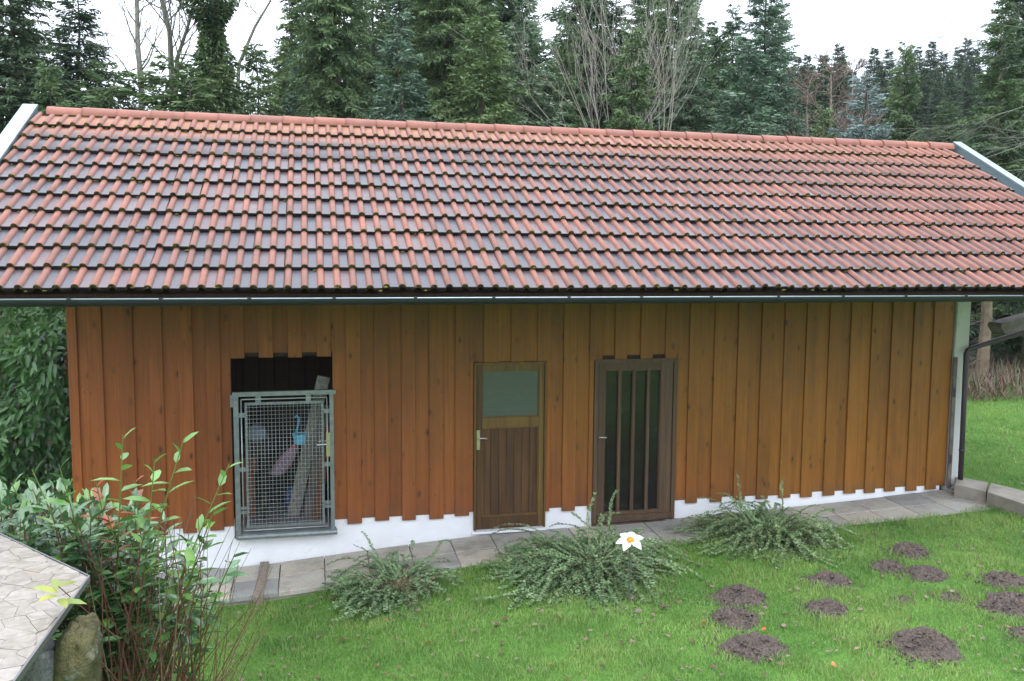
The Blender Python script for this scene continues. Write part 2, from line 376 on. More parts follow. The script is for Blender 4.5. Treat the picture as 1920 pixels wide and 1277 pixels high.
def grassm():
    n = NT('grass_blade'); p = n.pos(); f = n.noise(p, 1.1, 4, .6); g = n.noise(p, 60, 2, .6)
    c = n.mix(n.ramp(f, [(.32, 0.0), (.68, 1.0)]), (.092, .210, .048), (.225, .365, .100))
    c = n.mix(n.ramp(n.noise(p, .55, 5, .7), [(.50, 0.0), (.68, .55)]), c, (.20, .27, .075))
    c = n.mix(n.ramp(n.noise(p, 4.5, 5, .7), [(.56, 0.0), (.72, .55)]), c, (.13, .17, .06))
    c = n.mix(n.ramp(g, [(.3, 0.0), (.72, 1.0)]), c, n.mix(1.0, c, (1.7, 1.45, 1.5), 'MULTIPLY'))
    c = n.mix(n.ramp(n.noise(p, 90, 1), [(.66, 0.0), (.74, .6)]), c, (.36, .33, .17))
    m = n.fin(c, .5, .3); t = n.n('BsdfTranslucent'); n.l(c, t.inputs[0]); mx = n.n('MixShader'); mx.inputs[0].default_value = .3
    n.l(n.b.outputs[0], mx.inputs[1]); n.l(t.outputs[0], mx.inputs[2]); n.l(mx.outputs[0], n.out.inputs[0]); return m
M['grass'] = grassm()
M['leaf_brown'] = leafm('brown_fallen_leaf', (.10, .050, .035), (.20, .125, .095), .6, .3, 14, .1, .4)
M['leaf_pink'] = leafm('pinkish_fallen_leaf', (.20, .13, .11), (.29, .21, .18), .6, .3, 14, .1, .3)
M['leaf_orange'] = leafm('orange_fallen_leaf', (.30, .085, .03), (.40, .16, .06), .5, .4, 14, .1, .3)
def stonem(name, a, b, sc=3):
    n = NT(name); f = n.noise(n.pos(), sc, 7, .7, .5); v = n.noise(n.pos(), sc*9, 5, .7)
    n.bump(n.math('ADD', f, n.math('MULTIPLY', v, .6)), 1.0, .05)
    c = n.mix(n.ramp(f, [(.38, 0.0), (.62, 1.0)]), a, b); c = n.mix(n.ramp(v, [(.5, 0.0), (.66, .7)]), c, tuple(q*.4 for q in a))
    c = n.mix(n.ramp(n.noise(n.pos(), sc*4, 4, .7), [(.58, 0.0), (.68, .6)]), c, (.30, .31, .27))
    return n.fin(c, .85, .2)
M['stone_grey'] = stonem('grey_stone', (.12, .12, .12), (.24, .25, .25))
M['stone_yellow'] = stonem('mossy_yellow_stone', (.060, .062, .030), (.15, .135, .065))
def mosaic():
    n = NT('veined_mosaic_stone'); f = n.noise(n.pos((1, 1, 1), 30.0), 11, 7, .75, 1.6)
    c = n.mix(n.ramp(f, [(.35, 0.0), (.65, 1.0)]), (.175, .150, .120), (.34, .310, .27))
    c = n.mix(n.ramp(n.noise(n.pos(), 2.2, 5, .7), [(.4, 0.0), (.7, .5)]), c, (.12, .105, .085))
    c = n.mix(1.0, c, n.ramp(n.rnd(), [(0, (.88, .85, .80)), (.5, (.97, .96, .94)), (1, (1.06, 1.06, 1.06))]), 'MULTIPLY')
    n.bump(f, .1, .005); return n.fin(c, .32, .5)
M['mosaic'] = mosaic()
M['grout'] = simple('pale_grout', (.26, .235, .20), .8, 0, .3, 20)
M['blue'] = simple('light_blue_plastic', (.10, .42, .62), .35, 0, .1, 6)
M['black'] = simple('black_bowl_hollow', (.015, .015, .017), .5, 0, .2, 6)
M['pink'] = simple('pink_net', (.42, .10, .17), .6, 0, .5, 30)
M['sack'] = simple('blue_grey_sack', (.22, .28, .34), .6, 0, .4, 8)
M['carton'] = simple('brown_carton', (.22, .09, .04), .8, 0, .3, 8)
M['paper'] = simple('printed_paper', (.36, .35, .30), .7, 0, .6, 30)
M['blueprint_bag'] = simple('blue_bag', (.06, .17, .42), .5, 0, .6, 14)
M['white'] = simple('white_enamel', (.82, .82, .84), .3, 0, .08, 20)
M['orange'] = simple('orange_globe', (.85, .28, .02), .3, 0, .15, 40)
M['steel'] = simple('stem_steel', (.20, .20, .21), .4, .7, .2, 20)

# ------------------------------------------------------------------ ground
FX = [-40, -6, -2.02, -.68, .3, 1.85, 2.66, 4.55, 7.15, 8.65, 12, 40]
FZ = [-.7, -.3, -.175, -.165, -.087, .022, .045, .085, .18, .265, .36, 1.5]
def foot(x): return float(np.interp(x, FX, FZ))
def gh(x, y):
    z = foot(x)
    if y < 0:
        t = min(1, max(0, (-y-.6)/.4)); z -= t*(.03+.12*max(0, min(1, (2.2-x)/2.5)))
    if y > 6.5: z += (y-6.5)*.10*min(1, (y-6.5)/8)
    if y > 16: z += (y-16)*.10*max(0, min(1, (x-6)/16))
    z += .03*noise.noise(Vector((x*.55, y*.55, 0)))*min(1, abs(y+.4)) if abs(y) < 60 else 0
    return z
gx = np.concatenate([np.linspace(-400, -30, 10), np.linspace(-26, -6, 12), np.arange(-5, 18, .25), np.linspace(19, 50, 20), np.linspace(60, 400, 10)])
gy = np.concatenate([np.linspace(-300, -30, 6), np.linspace(-25, -8, 8), np.arange(-7, 8, .25), np.linspace(8.5, 60, 32), np.linspace(70, 500, 12)])
gx = np.unique(np.round(gx, 4)); gy = np.unique(np.round(gy, 4))
V = np.array([(x, y, gh(x, y)-(.06 if -2.7 < x < 8.8 and -.8 < y < 6 else 0)) for y in gy for x in gx])
nx = len(gx); idx = np.arange(len(V)).reshape(len(gy), nx)
Fq = np.stack([idx[:-1, :-1], idx[:-1, 1:], idx[1:, 1:], idx[1:, :-1]], -1).reshape(-1, 4)
ground = link(bpy.data.objects.new('ground', np_mesh('ground', V, Fq, M['ground'], smooth=True)))
tag(ground, 'sloping green lawn and brown forest floor around the shed', kind='structure')

# ------------------------------------------------------------------ paving along the wall
path = MB()
for i in range(46):
    x0 = -3+i*.27
    path.box((x0, -.86, foot(x0)-.35), (x0+.27, .06, foot(x0+.13)-.055))
path = path.build('path', M['kerb']); tag(path, 'narrow paved path along the foot of the shed wall', kind='structure')
def slab_at(x0, x1, y0, y1, dz=0.0):
    b = MB(); g = .006; t = .055
    P = []
    for (x, y) in ((x0+g, y0+g), (x1-g, y0+g), (x1-g, y1-g), (x0+g, y1-g)):
        P.append(Vector((x, y, foot(x)-.012-.035*max(0, -y)+dz+R.uniform(-.003, .003))))
    cx = sum((p for p in P), Vector())/4
    T = [p+(cx-p).normalized()*.006 for p in P]; L = [p-Vector((0, 0, .006)) for p in P]; B = [p-Vector((0, 0, t)) for p in P]
    b.poly(T); 
    for i in range(4):
        j = (i+1) % 4; b.poly((L[i], L[j], T[j], T[i])); b.poly((B[i], B[j], L[j], L[i]))
    return b.build('paving_slab', M['slab'], path)
x = -2.9
while x < 9.3:
    wd = .5; slab_at(x, x+wd, -.46, -.01); slab_at(x+.0, x+wd, -.88, -.465, -.004); x += wd

# lawn edging plank beside the path's left step, kerb blocks at right
def prism(name, corners, h, mat, parent=None, e=.01):
    """quad footprint (top face points) with thickness h downward and small chamfer"""
    b = MB(); T = [Vector(c) for c in corners]; cx = sum((p for p in T), Vector())/len(T); k = len(T)
    T2 = [p+(cx-p).normalized()*e for p in T]; L = [p-Vector((0, 0, e)) for p in T]; B = [p-Vector((0, 0, h)) for p in T]
    b.poly(T2)
    for i in range(k):
        j = (i+1) % k; b.poly((L[i], L[j], T2[j], T2[i])); b.poly((B[i], B[j], L[j], L[i]))
    b.poly(B[::-1]); return b.build(name, mat, parent)
a = atZ(496, 1053, -.13); c = atZ(484, 1122, -.20)
o = prism('edging_board', [a+Vector((-.05, 0, .005)), c+Vector((-.05, .05, .005)), c+Vector((.05, .05, .005)), a+Vector((.05, 0, .005))], .15, M['board_edge'])
tag(o, 'short weathered wooden board set on edge across the paving, left of the cotoneasters', 'edging board')
k1 = [atZ(1792, 893, .42), atZ(1790, 908, .40), atZ(1849, 921, .38), atZ(1853, 904, .40)]
o = prism('kerb_block', [k1[1], k1[2], k1[3], k1[0]], .3, M['kerb']); tag(o, 'small pale concrete kerb block touching the foot of the white corner post', 'kerb block', 'kerb blocks by the corner post')
k2 = [atZ(1857, 905, .41), atZ(1851, 922, .41), atZ(1990, 968, .40), atZ(1996, 938, .40)]
o = prism('kerb_block', [k2[1], k2[2], k2[3], k2[0]], .34, M['kerb']); tag(o, 'longer concrete kerb block running off to the right beside the lawn', 'kerb block', 'kerb blocks by the corner post')

# ------------------------------------------------------------------ shed
AL = .5024; EY, EZ = -2.067, 3.096
sdv = Vector((0, cos(AL), sin(AL))); nv = Vector((0, -sin(AL), cos(AL)))
XL, XR = -3.30, 9.83
RL = 4.25                                   # slope length to the ridge
def roofp(x, s, h=0): return Vector((x, EY, EZ))+sdv*s+nv*h+Vector((0, 0, 0))
shed = empty('wooden_shed', (3, 0, 0), 'long wooden shed with rust brown plank wall and red tiled roof', 'shed')
shed_off = Vector((3, 0, 0))
def part(o):                                # parent under shed keeping world coordinates
    o.parent = shed; o.location = -shed_off; return o
RIDGE = roofp(0, RL); SX0, SX1 = -2.60, 8.70
# openings on the wall plane: x0,x1,z0,z1
def op(pxa, pya, pxb, pyb): a = atY(pxa, pya); b = atY(pxb, pyb); return (a.x, b.x, b.z, a.z)
GX0, GX1 = atY(436, 850).x, atY(625, 850).x; GZ0, GZ1 = atY(530, 1005).z, atY(530, 668).z
D1 = (atY(888, 830).x, atY(1023, 830).x, atY(955, 990).z, atY(955, 678).z)
D2 = (atY(1111, 830).x, atY(1266, 830).x, atY(1190, 976).z, atY(1190, 672).z)
OPS = [(GX0, GX1, GZ0, GZ1), D1, D2]
# backing wall, plinth
wb = MB()
def wall_fill(b, x0, x1, z0, z1, y0, y1, m=0):
    """solid wall with openings"""
    xs = sorted([x0, x1]+[q for o_ in OPS for q in o_[:2] if x0 < q < x1])
    for a, c in zip(xs[:-1], xs[1:]):
        mid = (a+c)/2; hole = None
        for o_ in OPS:
            if o_[0] < mid < o_[1]: hole = o_
        if hole:
            if z1 > hole[3]: b.box((a, y0, max(z0, hole[3])), (c, y1, z1), m)
            if z0 < hole[2]: b.box((a, y0, z0), (c, y1, min(z1, hole[2])), m)
        else: b.box((a, y0, z0), (c, y1, z1), m)
wall_fill(wb, SX0+.03, SX1-.03, .36, 4.06, .024, .10)
wb.box((SX0, .1, -.3), (SX0+.1, 5.2, 2.9)); wb.box((SX1-.1, .1, -.1), (SX1, 5.2, 2.9)); wb.box((SX0, 5.2, -.3), (SX1, 5.3, 2.9))
for xx in (SX0, SX1-.1):                    # gable triangles
    for (x_) in (xx,):
        A = [(0.1, 2.9), (5.3, 2.9), (5.3, 3.2), (RIDGE.y, RIDGE.z-.25), (.1, 4.0)]
        wb.poly([(x_, y, z) for y, z in A]); wb.poly([(x_+.1, y, z) for y, z in A[::-1]])
for xx in (1.62, 3.1): wb.box((xx, .11, -.2), (xx+.08, 5.2, 4.0))
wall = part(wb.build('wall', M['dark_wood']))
wl = wall
def sub(o, p=None): o.parent = p or wall; return o
pb = MB()
xs = np.arange(SX0, SX1+.01, .3)
for a, c in zip(xs[:-1], xs[1:]):
    # plinth pieces, split at door openings
    cuts = sorted([a, c]+[q for o_ in OPS for q in o_[:2] if a < q < c])
    for u, v in zip(cuts[:-1], cuts[1:]):
        mid = (u+v)/2; top = .37
        for o_ in OPS:
            if o_[0] < mid < o_[1]: top = o_[2]-.002
        pb.box((u, .012, foot(mid)-.4), (v, .13, top))
pl = sub(pb.build('plinth', M['plaster']))
# planks
PR = [(163, 190), (221, 248), (277, 303), (332, 359), (384, 411), (430, 457), (484, 511), (539, 565), (593, 620), (647, 675), (700, 727), (752, 778),
      (804, 831), (853, 880), (907, 933), (958, 983), (1008, 1033), (1057, 1082), (1106, 1130), (1153, 1176), (1201, 1224), (1248, 1270)]
PR += [(q, q+(22 if q < 1600 else 20)) for q in (1293, 1340, 1384, 1428, 1471, 1512, 1555, 1595, 1634, 1672, 1713, 1750)]
PW = [(atY(a, 600).x, atY(b, 600).x) for a, b in PR]
lx = SX0-.01
PW = [(lx, atY(143, 600).x)]+PW
BOT = .262
def plank(x0, x1, proud, z0, z1):
    b = MB(); t = .022
    y1 = -.0005 if proud else .0225; y0 = y1-t
    b.bbox((x0, y0, z0), (x1, y1, z1), .004)
    # gentle warp
    return sub(b.build('plank', M['plank']))
def cut_plank(x0, x1, proud):
    dz = R.uniform(-.011, .011)
    segs = [(x0, x1, None)]
    pieces = []
    for o_ in OPS:
        if x1 > o_[0]+.004 and x0 < o_[1]-.004:
            zt = o_[3]+(-.012 if proud else .045) + (0 if o_ is not D1 else (.012 if proud else -.045))
            pieces.append((x0, x1, zt+dz*.3, 4.05))
            if x0 < o_[0]-.02: pieces.append((x0, o_[0]-.001, (BOT if proud else BOT+.045)+dz, zt+dz*.3))
            if x1 > o_[1]+.02: pieces.append((o_[1]+.001, x1, (BOT if proud else BOT+.045)+dz, zt+dz*.3))
            break
    else: pieces.append((x0, x1, (BOT if proud else BOT+.045)+dz, 4.05))
    for p in pieces: plank(p[0], p[1], proud, p[2], p[3])
for i, (a, b_) in enumerate(PW):
    cut_plank(a, b_, True)
    nxt = PW[i+1][0] if i+1 < len(PW) else None
    if nxt: cut_plank(b_-.018, nxt+.018, False)
cut_plank(PW[-1][1]-.018, SX1-.12, False)

# ---- roof: sheathing + rafters, tiles, ridge, verge trims
rb = MB()
def slopebox(b, x0, x1, s0, s1, h0, h1, m=0):
    n = len(b.v); b.v += [tuple(roofp(x, s, h)) for h in (h0, h1) for s in (s0, s1) for x in (x0, x1)]
    for q in ((0, 2, 3, 1), (4, 5, 7, 6), (0, 1, 5, 4), (2, 6, 7, 3), (0, 4, 6, 2), (1, 3, 7, 5)): b.f.append(tuple(n+i for i in q)); b.m.append(m)
slopebox(rb, XL+.03, XR-.03, .06, RL-.02, -.10, -.055)
xq = XL+.25
while xq < XR-.2:
    slopebox(rb, xq, xq+.09, .34, RL-.05, -.24, -.101); xq += .88
# back slope (out of sight from the front)
n = len(rb.v); bk = [(XL, RIDGE.y+.02, RIDGE.z-.06), (XR, RIDGE.y+.02, RIDGE.z-.06), (XR, 6.0, RIDGE.z-.06-(5.98-RIDGE.y)*tan(AL)), (XL, 6.0, RIDGE.z-.06-(5.98-RIDGE.y)*tan(AL))]
rb.poly(bk[::-1]); rb.poly([(x_, y_, z_-.08) for x_, y_, z_ in bk])
# eaves board behind the gutter
rb.box((XL+.02, EY+.055, EZ-.12), (XR-.02, EY+.085, EZ-.075))
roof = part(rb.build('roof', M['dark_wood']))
# tile meshes
def tile_mesh(wd=.30, ln=.43, seed=0):
    rr = random.Random(seed); prof = []      # (x, h, mat of segment to next)
    for q in range(2):
        x0 = q*wd/2; rw = .063; vx = x0
        c_ = x0+.004+rw/2
        prof.append((x0, .0, 0))
        for t in range(0, 7):
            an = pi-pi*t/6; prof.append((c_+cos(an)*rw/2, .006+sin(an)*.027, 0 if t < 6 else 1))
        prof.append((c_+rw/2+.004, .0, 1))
        prof.append((x0+wd/2-.001, .0, 1))
    b = MB(); th = .018; tl = .040
    def P(x, s, h): return Vector((x, s*cos(AL)-h*sin(AL), s*sin(AL)+h*cos(AL)))
    k = len(prof); rows = []
    for (s, dh) in ((0.0, tl+.0), (.006, tl+.006), (ln, .004)):
        rows.append([P(x, s, h*(1.0 if dh > .01 else .9)+dh) for x, h, _ in prof])
    rows[0] = [P(x, 0, h+tl+.001) for x, h, _ in prof]
    und = [P(x, .001, max(h-.020, -.024)+tl-.010) for x, h, _ in prof]
    n = len(b.v)
    for r_ in (und, rows[0], rows[1], rows[2]): b.v += [tuple(p) for p in r_]
    for i in range(k-1):
        m_ = prof[i][2]
        b.f.append((n+i, n+i+1, n+k+i+1, n+k+i)); b.m.append(3 if m_ else 2)
        b.f.append((n+k+i, n+k+i+1, n+2*k+i+1, n+2*k+i)); b.m.append(3 if m_ else 2)
        b.f.append((n+2*k+i, n+2*k+i+1, n+3*k+i+1, n+3*k+i)); b.m.append(m_)
    return b
tile_me = [tile_mesh(seed=i).mesh('roof_tile', [M['rib'], M['valley'], M['edge'], M['edge_shadow']]) for i in range(1)]
for me in tile_me:
    sm = [p.material_index == 0 for p in me.polygons]; me.polygons.foreach_set('use_smooth', sm)
EXP = .38; NC = 11
tiles = []
NT_ = int(round((XR-XL-.06)/.30))
for r_ in range(NC):
    for c_ in range(NT_+1):
        x_ = XL+.05+c_*.30
        if x_+.28 > XR: continue
        p = roofp(x_, r_*EXP, 0)
        u = proj(p+Vector((.15, 0, 0)))
        tiles.append((r_, c_, p, -30 < u[0] < 1950))
tiles_vis = [t for t in tiles if t[3]]; tiles_out = [t for t in tiles if not t[3]]
ind = tiles_vis[:300]; rest = tiles_vis[300:]+tiles_out
def jit(p):
    return p+Vector((R.uniform(-.003, .003), 0, 0))+sdv*R.uniform(-.009, .009)+nv*R.uniform(-.002, .004)
for (r_, c_, p, _) in ind:
    o = bpy.data.objects.new('roof_tile', tile_me[0]); link(o, roof); o.location = jit(p); o.rotation_euler = (R.uniform(-.008, .008), R.uniform(-.004, .004), R.uniform(-.009, .009))
# the rest in one mesh
base = tile_me[0]; bv = np.array([v.co[:] for v in base.vertices]); bf = np.array([p.vertices[:] for p in base.polygons]); bm = np.array([p.material_index for p in base.polygons])
VV = []; FF = []; MM = []
for i, (r_, c_, p, _) in enumerate(rest):
    VV.append(bv+np.array(jit(p))); FF.append(bf+i*len(bv)); MM.append(bm)
me = np_mesh('roof_tile_field', np.concatenate(VV), np.concatenate(FF), [M['rib'], M['valley'], M['edge'], M['edge_shadow']], np.concatenate(MM)); 
o = link(bpy.data.objects.new('roof_tiles', me), roof); tag(o, kind='stuff')
# moss tufts along the tile edges
mb = MB()
def blob(b, c, rx, ry, rz, m=0):
    n = len(b.v); k = 6
    for (h, q) in ((-.3, .8), (.3, .9), (.85, .5)):
        for j in range(k):
            t = 2*pi*j/k+R.random()*.5; b.v.append((c[0]+cos(t)*rx*q*R.uniform(.7, 1.2), c[1]+sin(t)*ry*q*R.uniform(.7, 1.2), c[2]+h*rz))
    b.v.append((c[0], c[1], c[2]+rz))
    for i in range(2):
        for j in range(k): b.f.append((n+i*k+j, n+i*k+(j+1) % k, n+(i+1)*k+(j+1) % k, n+(i+1)*k+j)); b.m.append(m)
    for j in range(k): b.f.append((n+2*k+j, n+2*k+(j+1) % k, n+3*k)); b.m.append(m)
NR = int((XR-XL-.1)/.15)
for r_ in range(0, NC):
    pm = .12 if r_ < 8 else .3
    for c_ in range(NR):
        x_ = XL+.05+c_*.15+.038
        if r_ == 10: pm = .55
        cl_ = 1.0+2.2*noise.noise(Vector((x_*.8, r_*.9, 3)))
        if R.random() < pm*cl_:
            q = roofp(x_+R.uniform(-.03, .03), r_*EXP-.004, .052); blob(mb, q, R.uniform(.010, .036), .012, R.uniform(.006, .017))
        if R.random() < pm*.9*cl_:
            q = roofp(x_+.075+R.uniform(-.03, .03), r_*EXP+R.uniform(-.02, .004), .018); blob(mb, q, R.uniform(.015, .035), .014, .011)
        if R.random() < .05 :
            s0 = r_*EXP+R.uniform(.05, .34)
            q = roofp(x_+.043, s0, .030-.06*(s0-r_*EXP)); blob(mb, q, .008, R.uniform(.01, .03), .008)
mo = mb.build('moss', M['moss'], roof, smooth=True); tag(mo, kind='stuff')
# ridge tiles
def ridge_mesh():
    b = MB(); k = 9; ln = .44; n0 = 0
    secs = [(0, .115), (.05, .114), (.10, .111), (ln, .097)]
    for (xx, r_) in secs:
        for j in range(k):
            t = pi*(-.06+1.12*j/(k-1)); b.v.append((xx, -cos(t)*r_*1.05, sin(t)*r_*.95))
    for i in range(len(secs)-1):
        for j in range(k-1): b.f.append((i*k+j, i*k+j+1, (i+1)*k+j+1, (i+1)*k+j)); b.m.append(0)
    for j in range(1, k-1): b.f.append((0, j, j+1)); b.m.append(0)
    return b.mesh('ridge_tile', M['ridge'], True)
rm = ridge_mesh(); nr = 32; st = (XR-XL-.30)/nr
for i in range(nr):
    o = bpy.data.objects.new('ridge_tile', rm); link(o, roof)
    o.location = Vector((XL+.16+i*st, RIDGE.y+.03, RIDGE.z-.005+R.uniform(-.004, .004)))
    o.rotation_euler = (R.uniform(-.03, .03), radians(-1.0)+R.uniform(-.004, .004), R.uniform(-.008, .008))
# mortar strip under the ridge
b = MB(); b.box((XL+.12, RIDGE.y-.09, RIDGE.z-.13), (XR-.12, RIDGE.y+.12, RIDGE.z-.01)); b.build('ridge_batten', M['edge'], roof)
# verge trims
for (xa, xb) in ((XL-.13, XL+.04), (XR-.04, XR+.10)):
    b = MB(); slopebox(b, xa, xb, -.03, RL+.10, .055, .085); slopebox(b, xa+.012, xa+.024 if xa < 0 else xa+.024, -.03, RL+.08, -.20, .0545)
    slopebox(b, xb-.024, xb-.012, -.03, RL+.08, -.20, .0545)
    o = b.build('verge_trim', M['flash'], roof)
# ---- gutter
gb = MB(); k = 10; gy0 = EY-.075; gz0 = EZ-.055; gr_ = .062
pts = [(gy0-cos(pi*j/k)*gr_, gz0-sin(pi*j/k)*gr_) for j in range(k+1)]
for (ya, za), (yb, zb_) in zip(pts[:-1], pts[1:]):
    gb.poly([(XL-.1, ya, za), (XR+.06, ya, za), (XR+.06, yb, zb_), (XL-.1, yb, zb_)])
    ca = .93; gb.poly([(XL-.1, gy0+(yb-gy0)*ca, gz0+(zb_-gz0)*ca), (XR+.06, gy0+(yb-gy0)*ca, gz0+(zb_-gz0)*ca), (XR+.06, gy0+(ya-gy0)*ca, gz0+(za-gz0)*ca), (XL-.1, gy0+(ya-gy0)*ca, gz0+(za-gz0)*ca)])
gutter = part(gb.build('gutter', M['gutter'], smooth=True))
b = MB(); b.tube([(XL-.1, gy0-gr_, gz0+.004), (XR+.06, gy0-gr_, gz0+.004)], .0075, 8); sub(b.build('rim', M['gutter_rim'], smooth=True), gutter)
xq = atY(195, 562, gy0).x-.88*2
while xq < XR:
    b = MB(); arc = [(xq, gy0-cos(pi*j/k)*(gr_+.003), gz0-sin(pi*j/k)*(gr_+.003)) for j in range(k+1)]
    for p, q in zip(arc[:-1], arc[1:]):
        b.poly([(xq-.014, p[1], p[2]), (xq+.014, p[1], p[2]), (xq+.014, q[1], q[2]), (xq-.014, q[1], q[2])])
    b.box((xq-.016, gy0-gr_-.009, gz0-.004), (xq+.016, gy0-gr_+.010, gz0+.016))
    b.box((xq-.014, gy0+gr_, gz0-.01), (xq+.014, EY+.05, gz0-.002))
    sub(b.build('bracket', M['gutter'], smooth=False), gutter); xq += .745
# ---- corner post
px0 = atY(1787, 700).x; 
b = MB(); b.bbox((SX1-.10, -.03, .22), (SX1+.12, .12, 4.0), .012); cp = part(b.build('corner_post', M['post']))
b = MB(); b.bbox((SX1-.125, -.055, .27), (SX1-.065, -.031, 2.1), .004); sub(b.build('batten', M['timber_grey']), cp)
for z_ in (1.55, .62):
    b = MB(); b.box((SX1-.12, -.062, z_), (SX1-.085, -.0555, z_+.12)); sub(b.build('hinge', M['pipe']), cp)

# ---- interior
b = MB(); b.box((SX0+.1, .13, -.2), (SX1-.1, 5.2, .235)); fl = part(b.build('floor', M['concrete']))
b = MB(); xx = -1.5
for i in range(16): b.bbox((xx, 1.75, .25), (xx+.19, 1.78, 3.2), .004); xx += .2
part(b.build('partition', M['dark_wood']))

# ---- doors
def frame_boxes(b, x0, x1, z0, z1, w_, y0, y1, wb_=None, wt=None, m=0):
    wt = wt if wt is not None else w_; wb_ = wb_ if wb_ is not None else w_
    b.bbox((x0, y0, z0), (x0+w_, y1, z1), .005, m); b.bbox((x1-w_, y0, z0), (x1, y1, z1), .005, m)
    if wt: b.box((x0+w_, y0+.001, z1-wt), (x1-w_, y1, z1), m)
    if wb_: b.box((x0+w_, y0+.001, z0), (x1-w_, y1, z0+wb_), m)
def lever(parent, x, z, y, plate=True, ln=.10, sgn=1, mat='alu', platemat='brass', ph=.24):
    b = MB()
    b.tube([(x, y, z), (x, y-.045, z), (x+sgn*.02, y-.052, z), (x+sgn*ln, y-.052, z-.005)], [.009, .009, .009, .008], 8)
    sub(b.build('handle', M[mat], smooth=True), parent)
    if plate:
        b = MB(); b.bbox((x-.022, y-.009, z-ph*.62), (x+.022, y, z+ph*.38), .005)
        b.box((x-.004, y-.0105, z-ph*.42), (x+.004, y-.0091, z-ph*.32)); sub(b.build('handle_plate', M[platemat]), parent)
# door one
x0, x1, z0, z1 = D1
b = MB(); frame_boxes(b, x0+.002, x1-.002, z0, z1-.002, .025, -.035, .06, 0, .03)
door1 = part(b.build('door', M['door_yellow'])); door1['label'] = 'brown panelled wooden door with a small glass pane above'
ix0, ix1, iz0, iz1 = x0+.03, x1-.03, z0+.012, z1-.034
sx0, sx1 = atY(903, 850).x, atY(1009, 850).x; rz0, rz1 = atY(955, 800).z, atY(955, 783).z
pz1 = atY(955, 694).z; bz = atY(955, 966).z
lst = MB().bbox((ix0, -.022, iz0), (sx0, .02, iz1), .006); sub(lst.build('stile', M['door_wood']), door1)
lst = MB().bbox((sx1, -.022, iz0), (ix1, .02, iz1), .006); sub(lst.build('stile', M['door_yellow']), door1)
sub(MB().box((sx0, -.021, pz1), (sx1, .02, iz1)).build('rail', M['door_yellow']), door1)
sub(MB().box((sx0, -.026, rz0), (sx1, .02, rz1+.01)).build('rail', M['door_yellow']), door1)
sub(MB().box((sx0, -.021, iz0), (sx1, .02, bz)).build('rail', M['door_wood']), door1)
g_ = MB(); g_.box((sx0+.006, .002, rz1+.016), (sx1-.006, .006, pz1-.006)); sub(g_.build('pane', M['glass_dirty_reflect']), door1)
bd = MB(); frame_boxes(bd, sx0, sx1, rz1+.0105, pz1, .012, -.012, .010, .012, .012); frame_boxes(bd, sx0, sx1, bz, rz0, .016, -.012, .012, .016, .016); sub(bd.build('beading', M['door_yellow']), door1)
nb = 7; wd = (sx1-sx0-.032)/nb
for i in range(nb):
    q = MB().bbox((sx0+.016+i*wd+.001, .003+.001*(i % 2), bz+.016), (sx0+.016+(i+1)*wd-.001, .018, rz0-.016), .004); sub(q.build('panel_board', M['door_panel']), door1)
lever(door1, atY(896, 820).x, atY(895, 820).z, -.022)
q = MB().box((x0-.02, -.06, z0-.035), (x1+.0, .01, z0-.012)); sub(q.build('threshold', M['plaster']), door1)
# door two
x0, x1, z0, z1 = D2
b = MB(); frame_boxes(b, x0+.002, x1-.002, z0, z1-.002, .055, -.04, .06, 0, .05)
door2 = part(b.build('door', M['door_brown'])); door2['label'] = 'brown wooden door with tall dark glass behind vertical slats'
ix0, ix1, iz0, iz1 = x0+.06, x1-.06, z0+.03, z1-.055
gx0, gx1 = atY(1132, 850).x, atY(1235, 850).x; gz1 = atY(1185, 693).z; gz0 = atY(1185, 958).z
sub(MB().bbox((ix0, -.026, iz0), (gx0, .02, iz1), .006).build('stile', M['door_brown']), door2)
sub(MB().bbox((gx1, -.026, iz0), (ix1, .02, iz1), .006).build('stile', M['door_brown']), door2)
sub(MB().box((gx0, -.025, gz1), (gx1, .02, iz1)).build('rail', M['door_brown']), door2)
sub(MB().box((gx0, -.025, iz0), (gx1, .02, gz0)).build('rail', M['door_brown']), door2)
sub(MB().box((ix0, -.05, iz0-.005), (ix1, -.0262, iz0+.07)).build('weather_board', M['door_brown']), door2)
sub(MB().box((gx0, .006, gz0), (gx1, .011, gz1)).build('pane', M['glass_dark']), door2)
bd = MB(); frame_boxes(bd, gx0, gx1, gz0, gz1, .012, -.018, .005, .014, .012); sub(bd.build('beading', M['door_brown']), door2)
for pxc in (1159, 1185, 1212):
    xc = atY(pxc, 830).x; sub(MB().bbox((xc-.022, -.034, gz0-.012), (xc+.022, .0, gz1+.01), .006).build('slat', M['door_brown']), door2)
lever(door2, atY(1121, 818).x, atY(1121, 818).z, -.026, False, .09)
q = MB().box((atY(1118, 818).x, -.033, atY(1120, 830).z-.012), (atY(1124, 818).x, -.0265, atY(1120, 830).z+.012)); sub(q.build('keyhole_plate', M['pipe']), door2)
q = MB().box((x0, -.07, z0-.045), (x1, .01, z0-.004)); sub(q.build('threshold', M['door_brown']), door2)

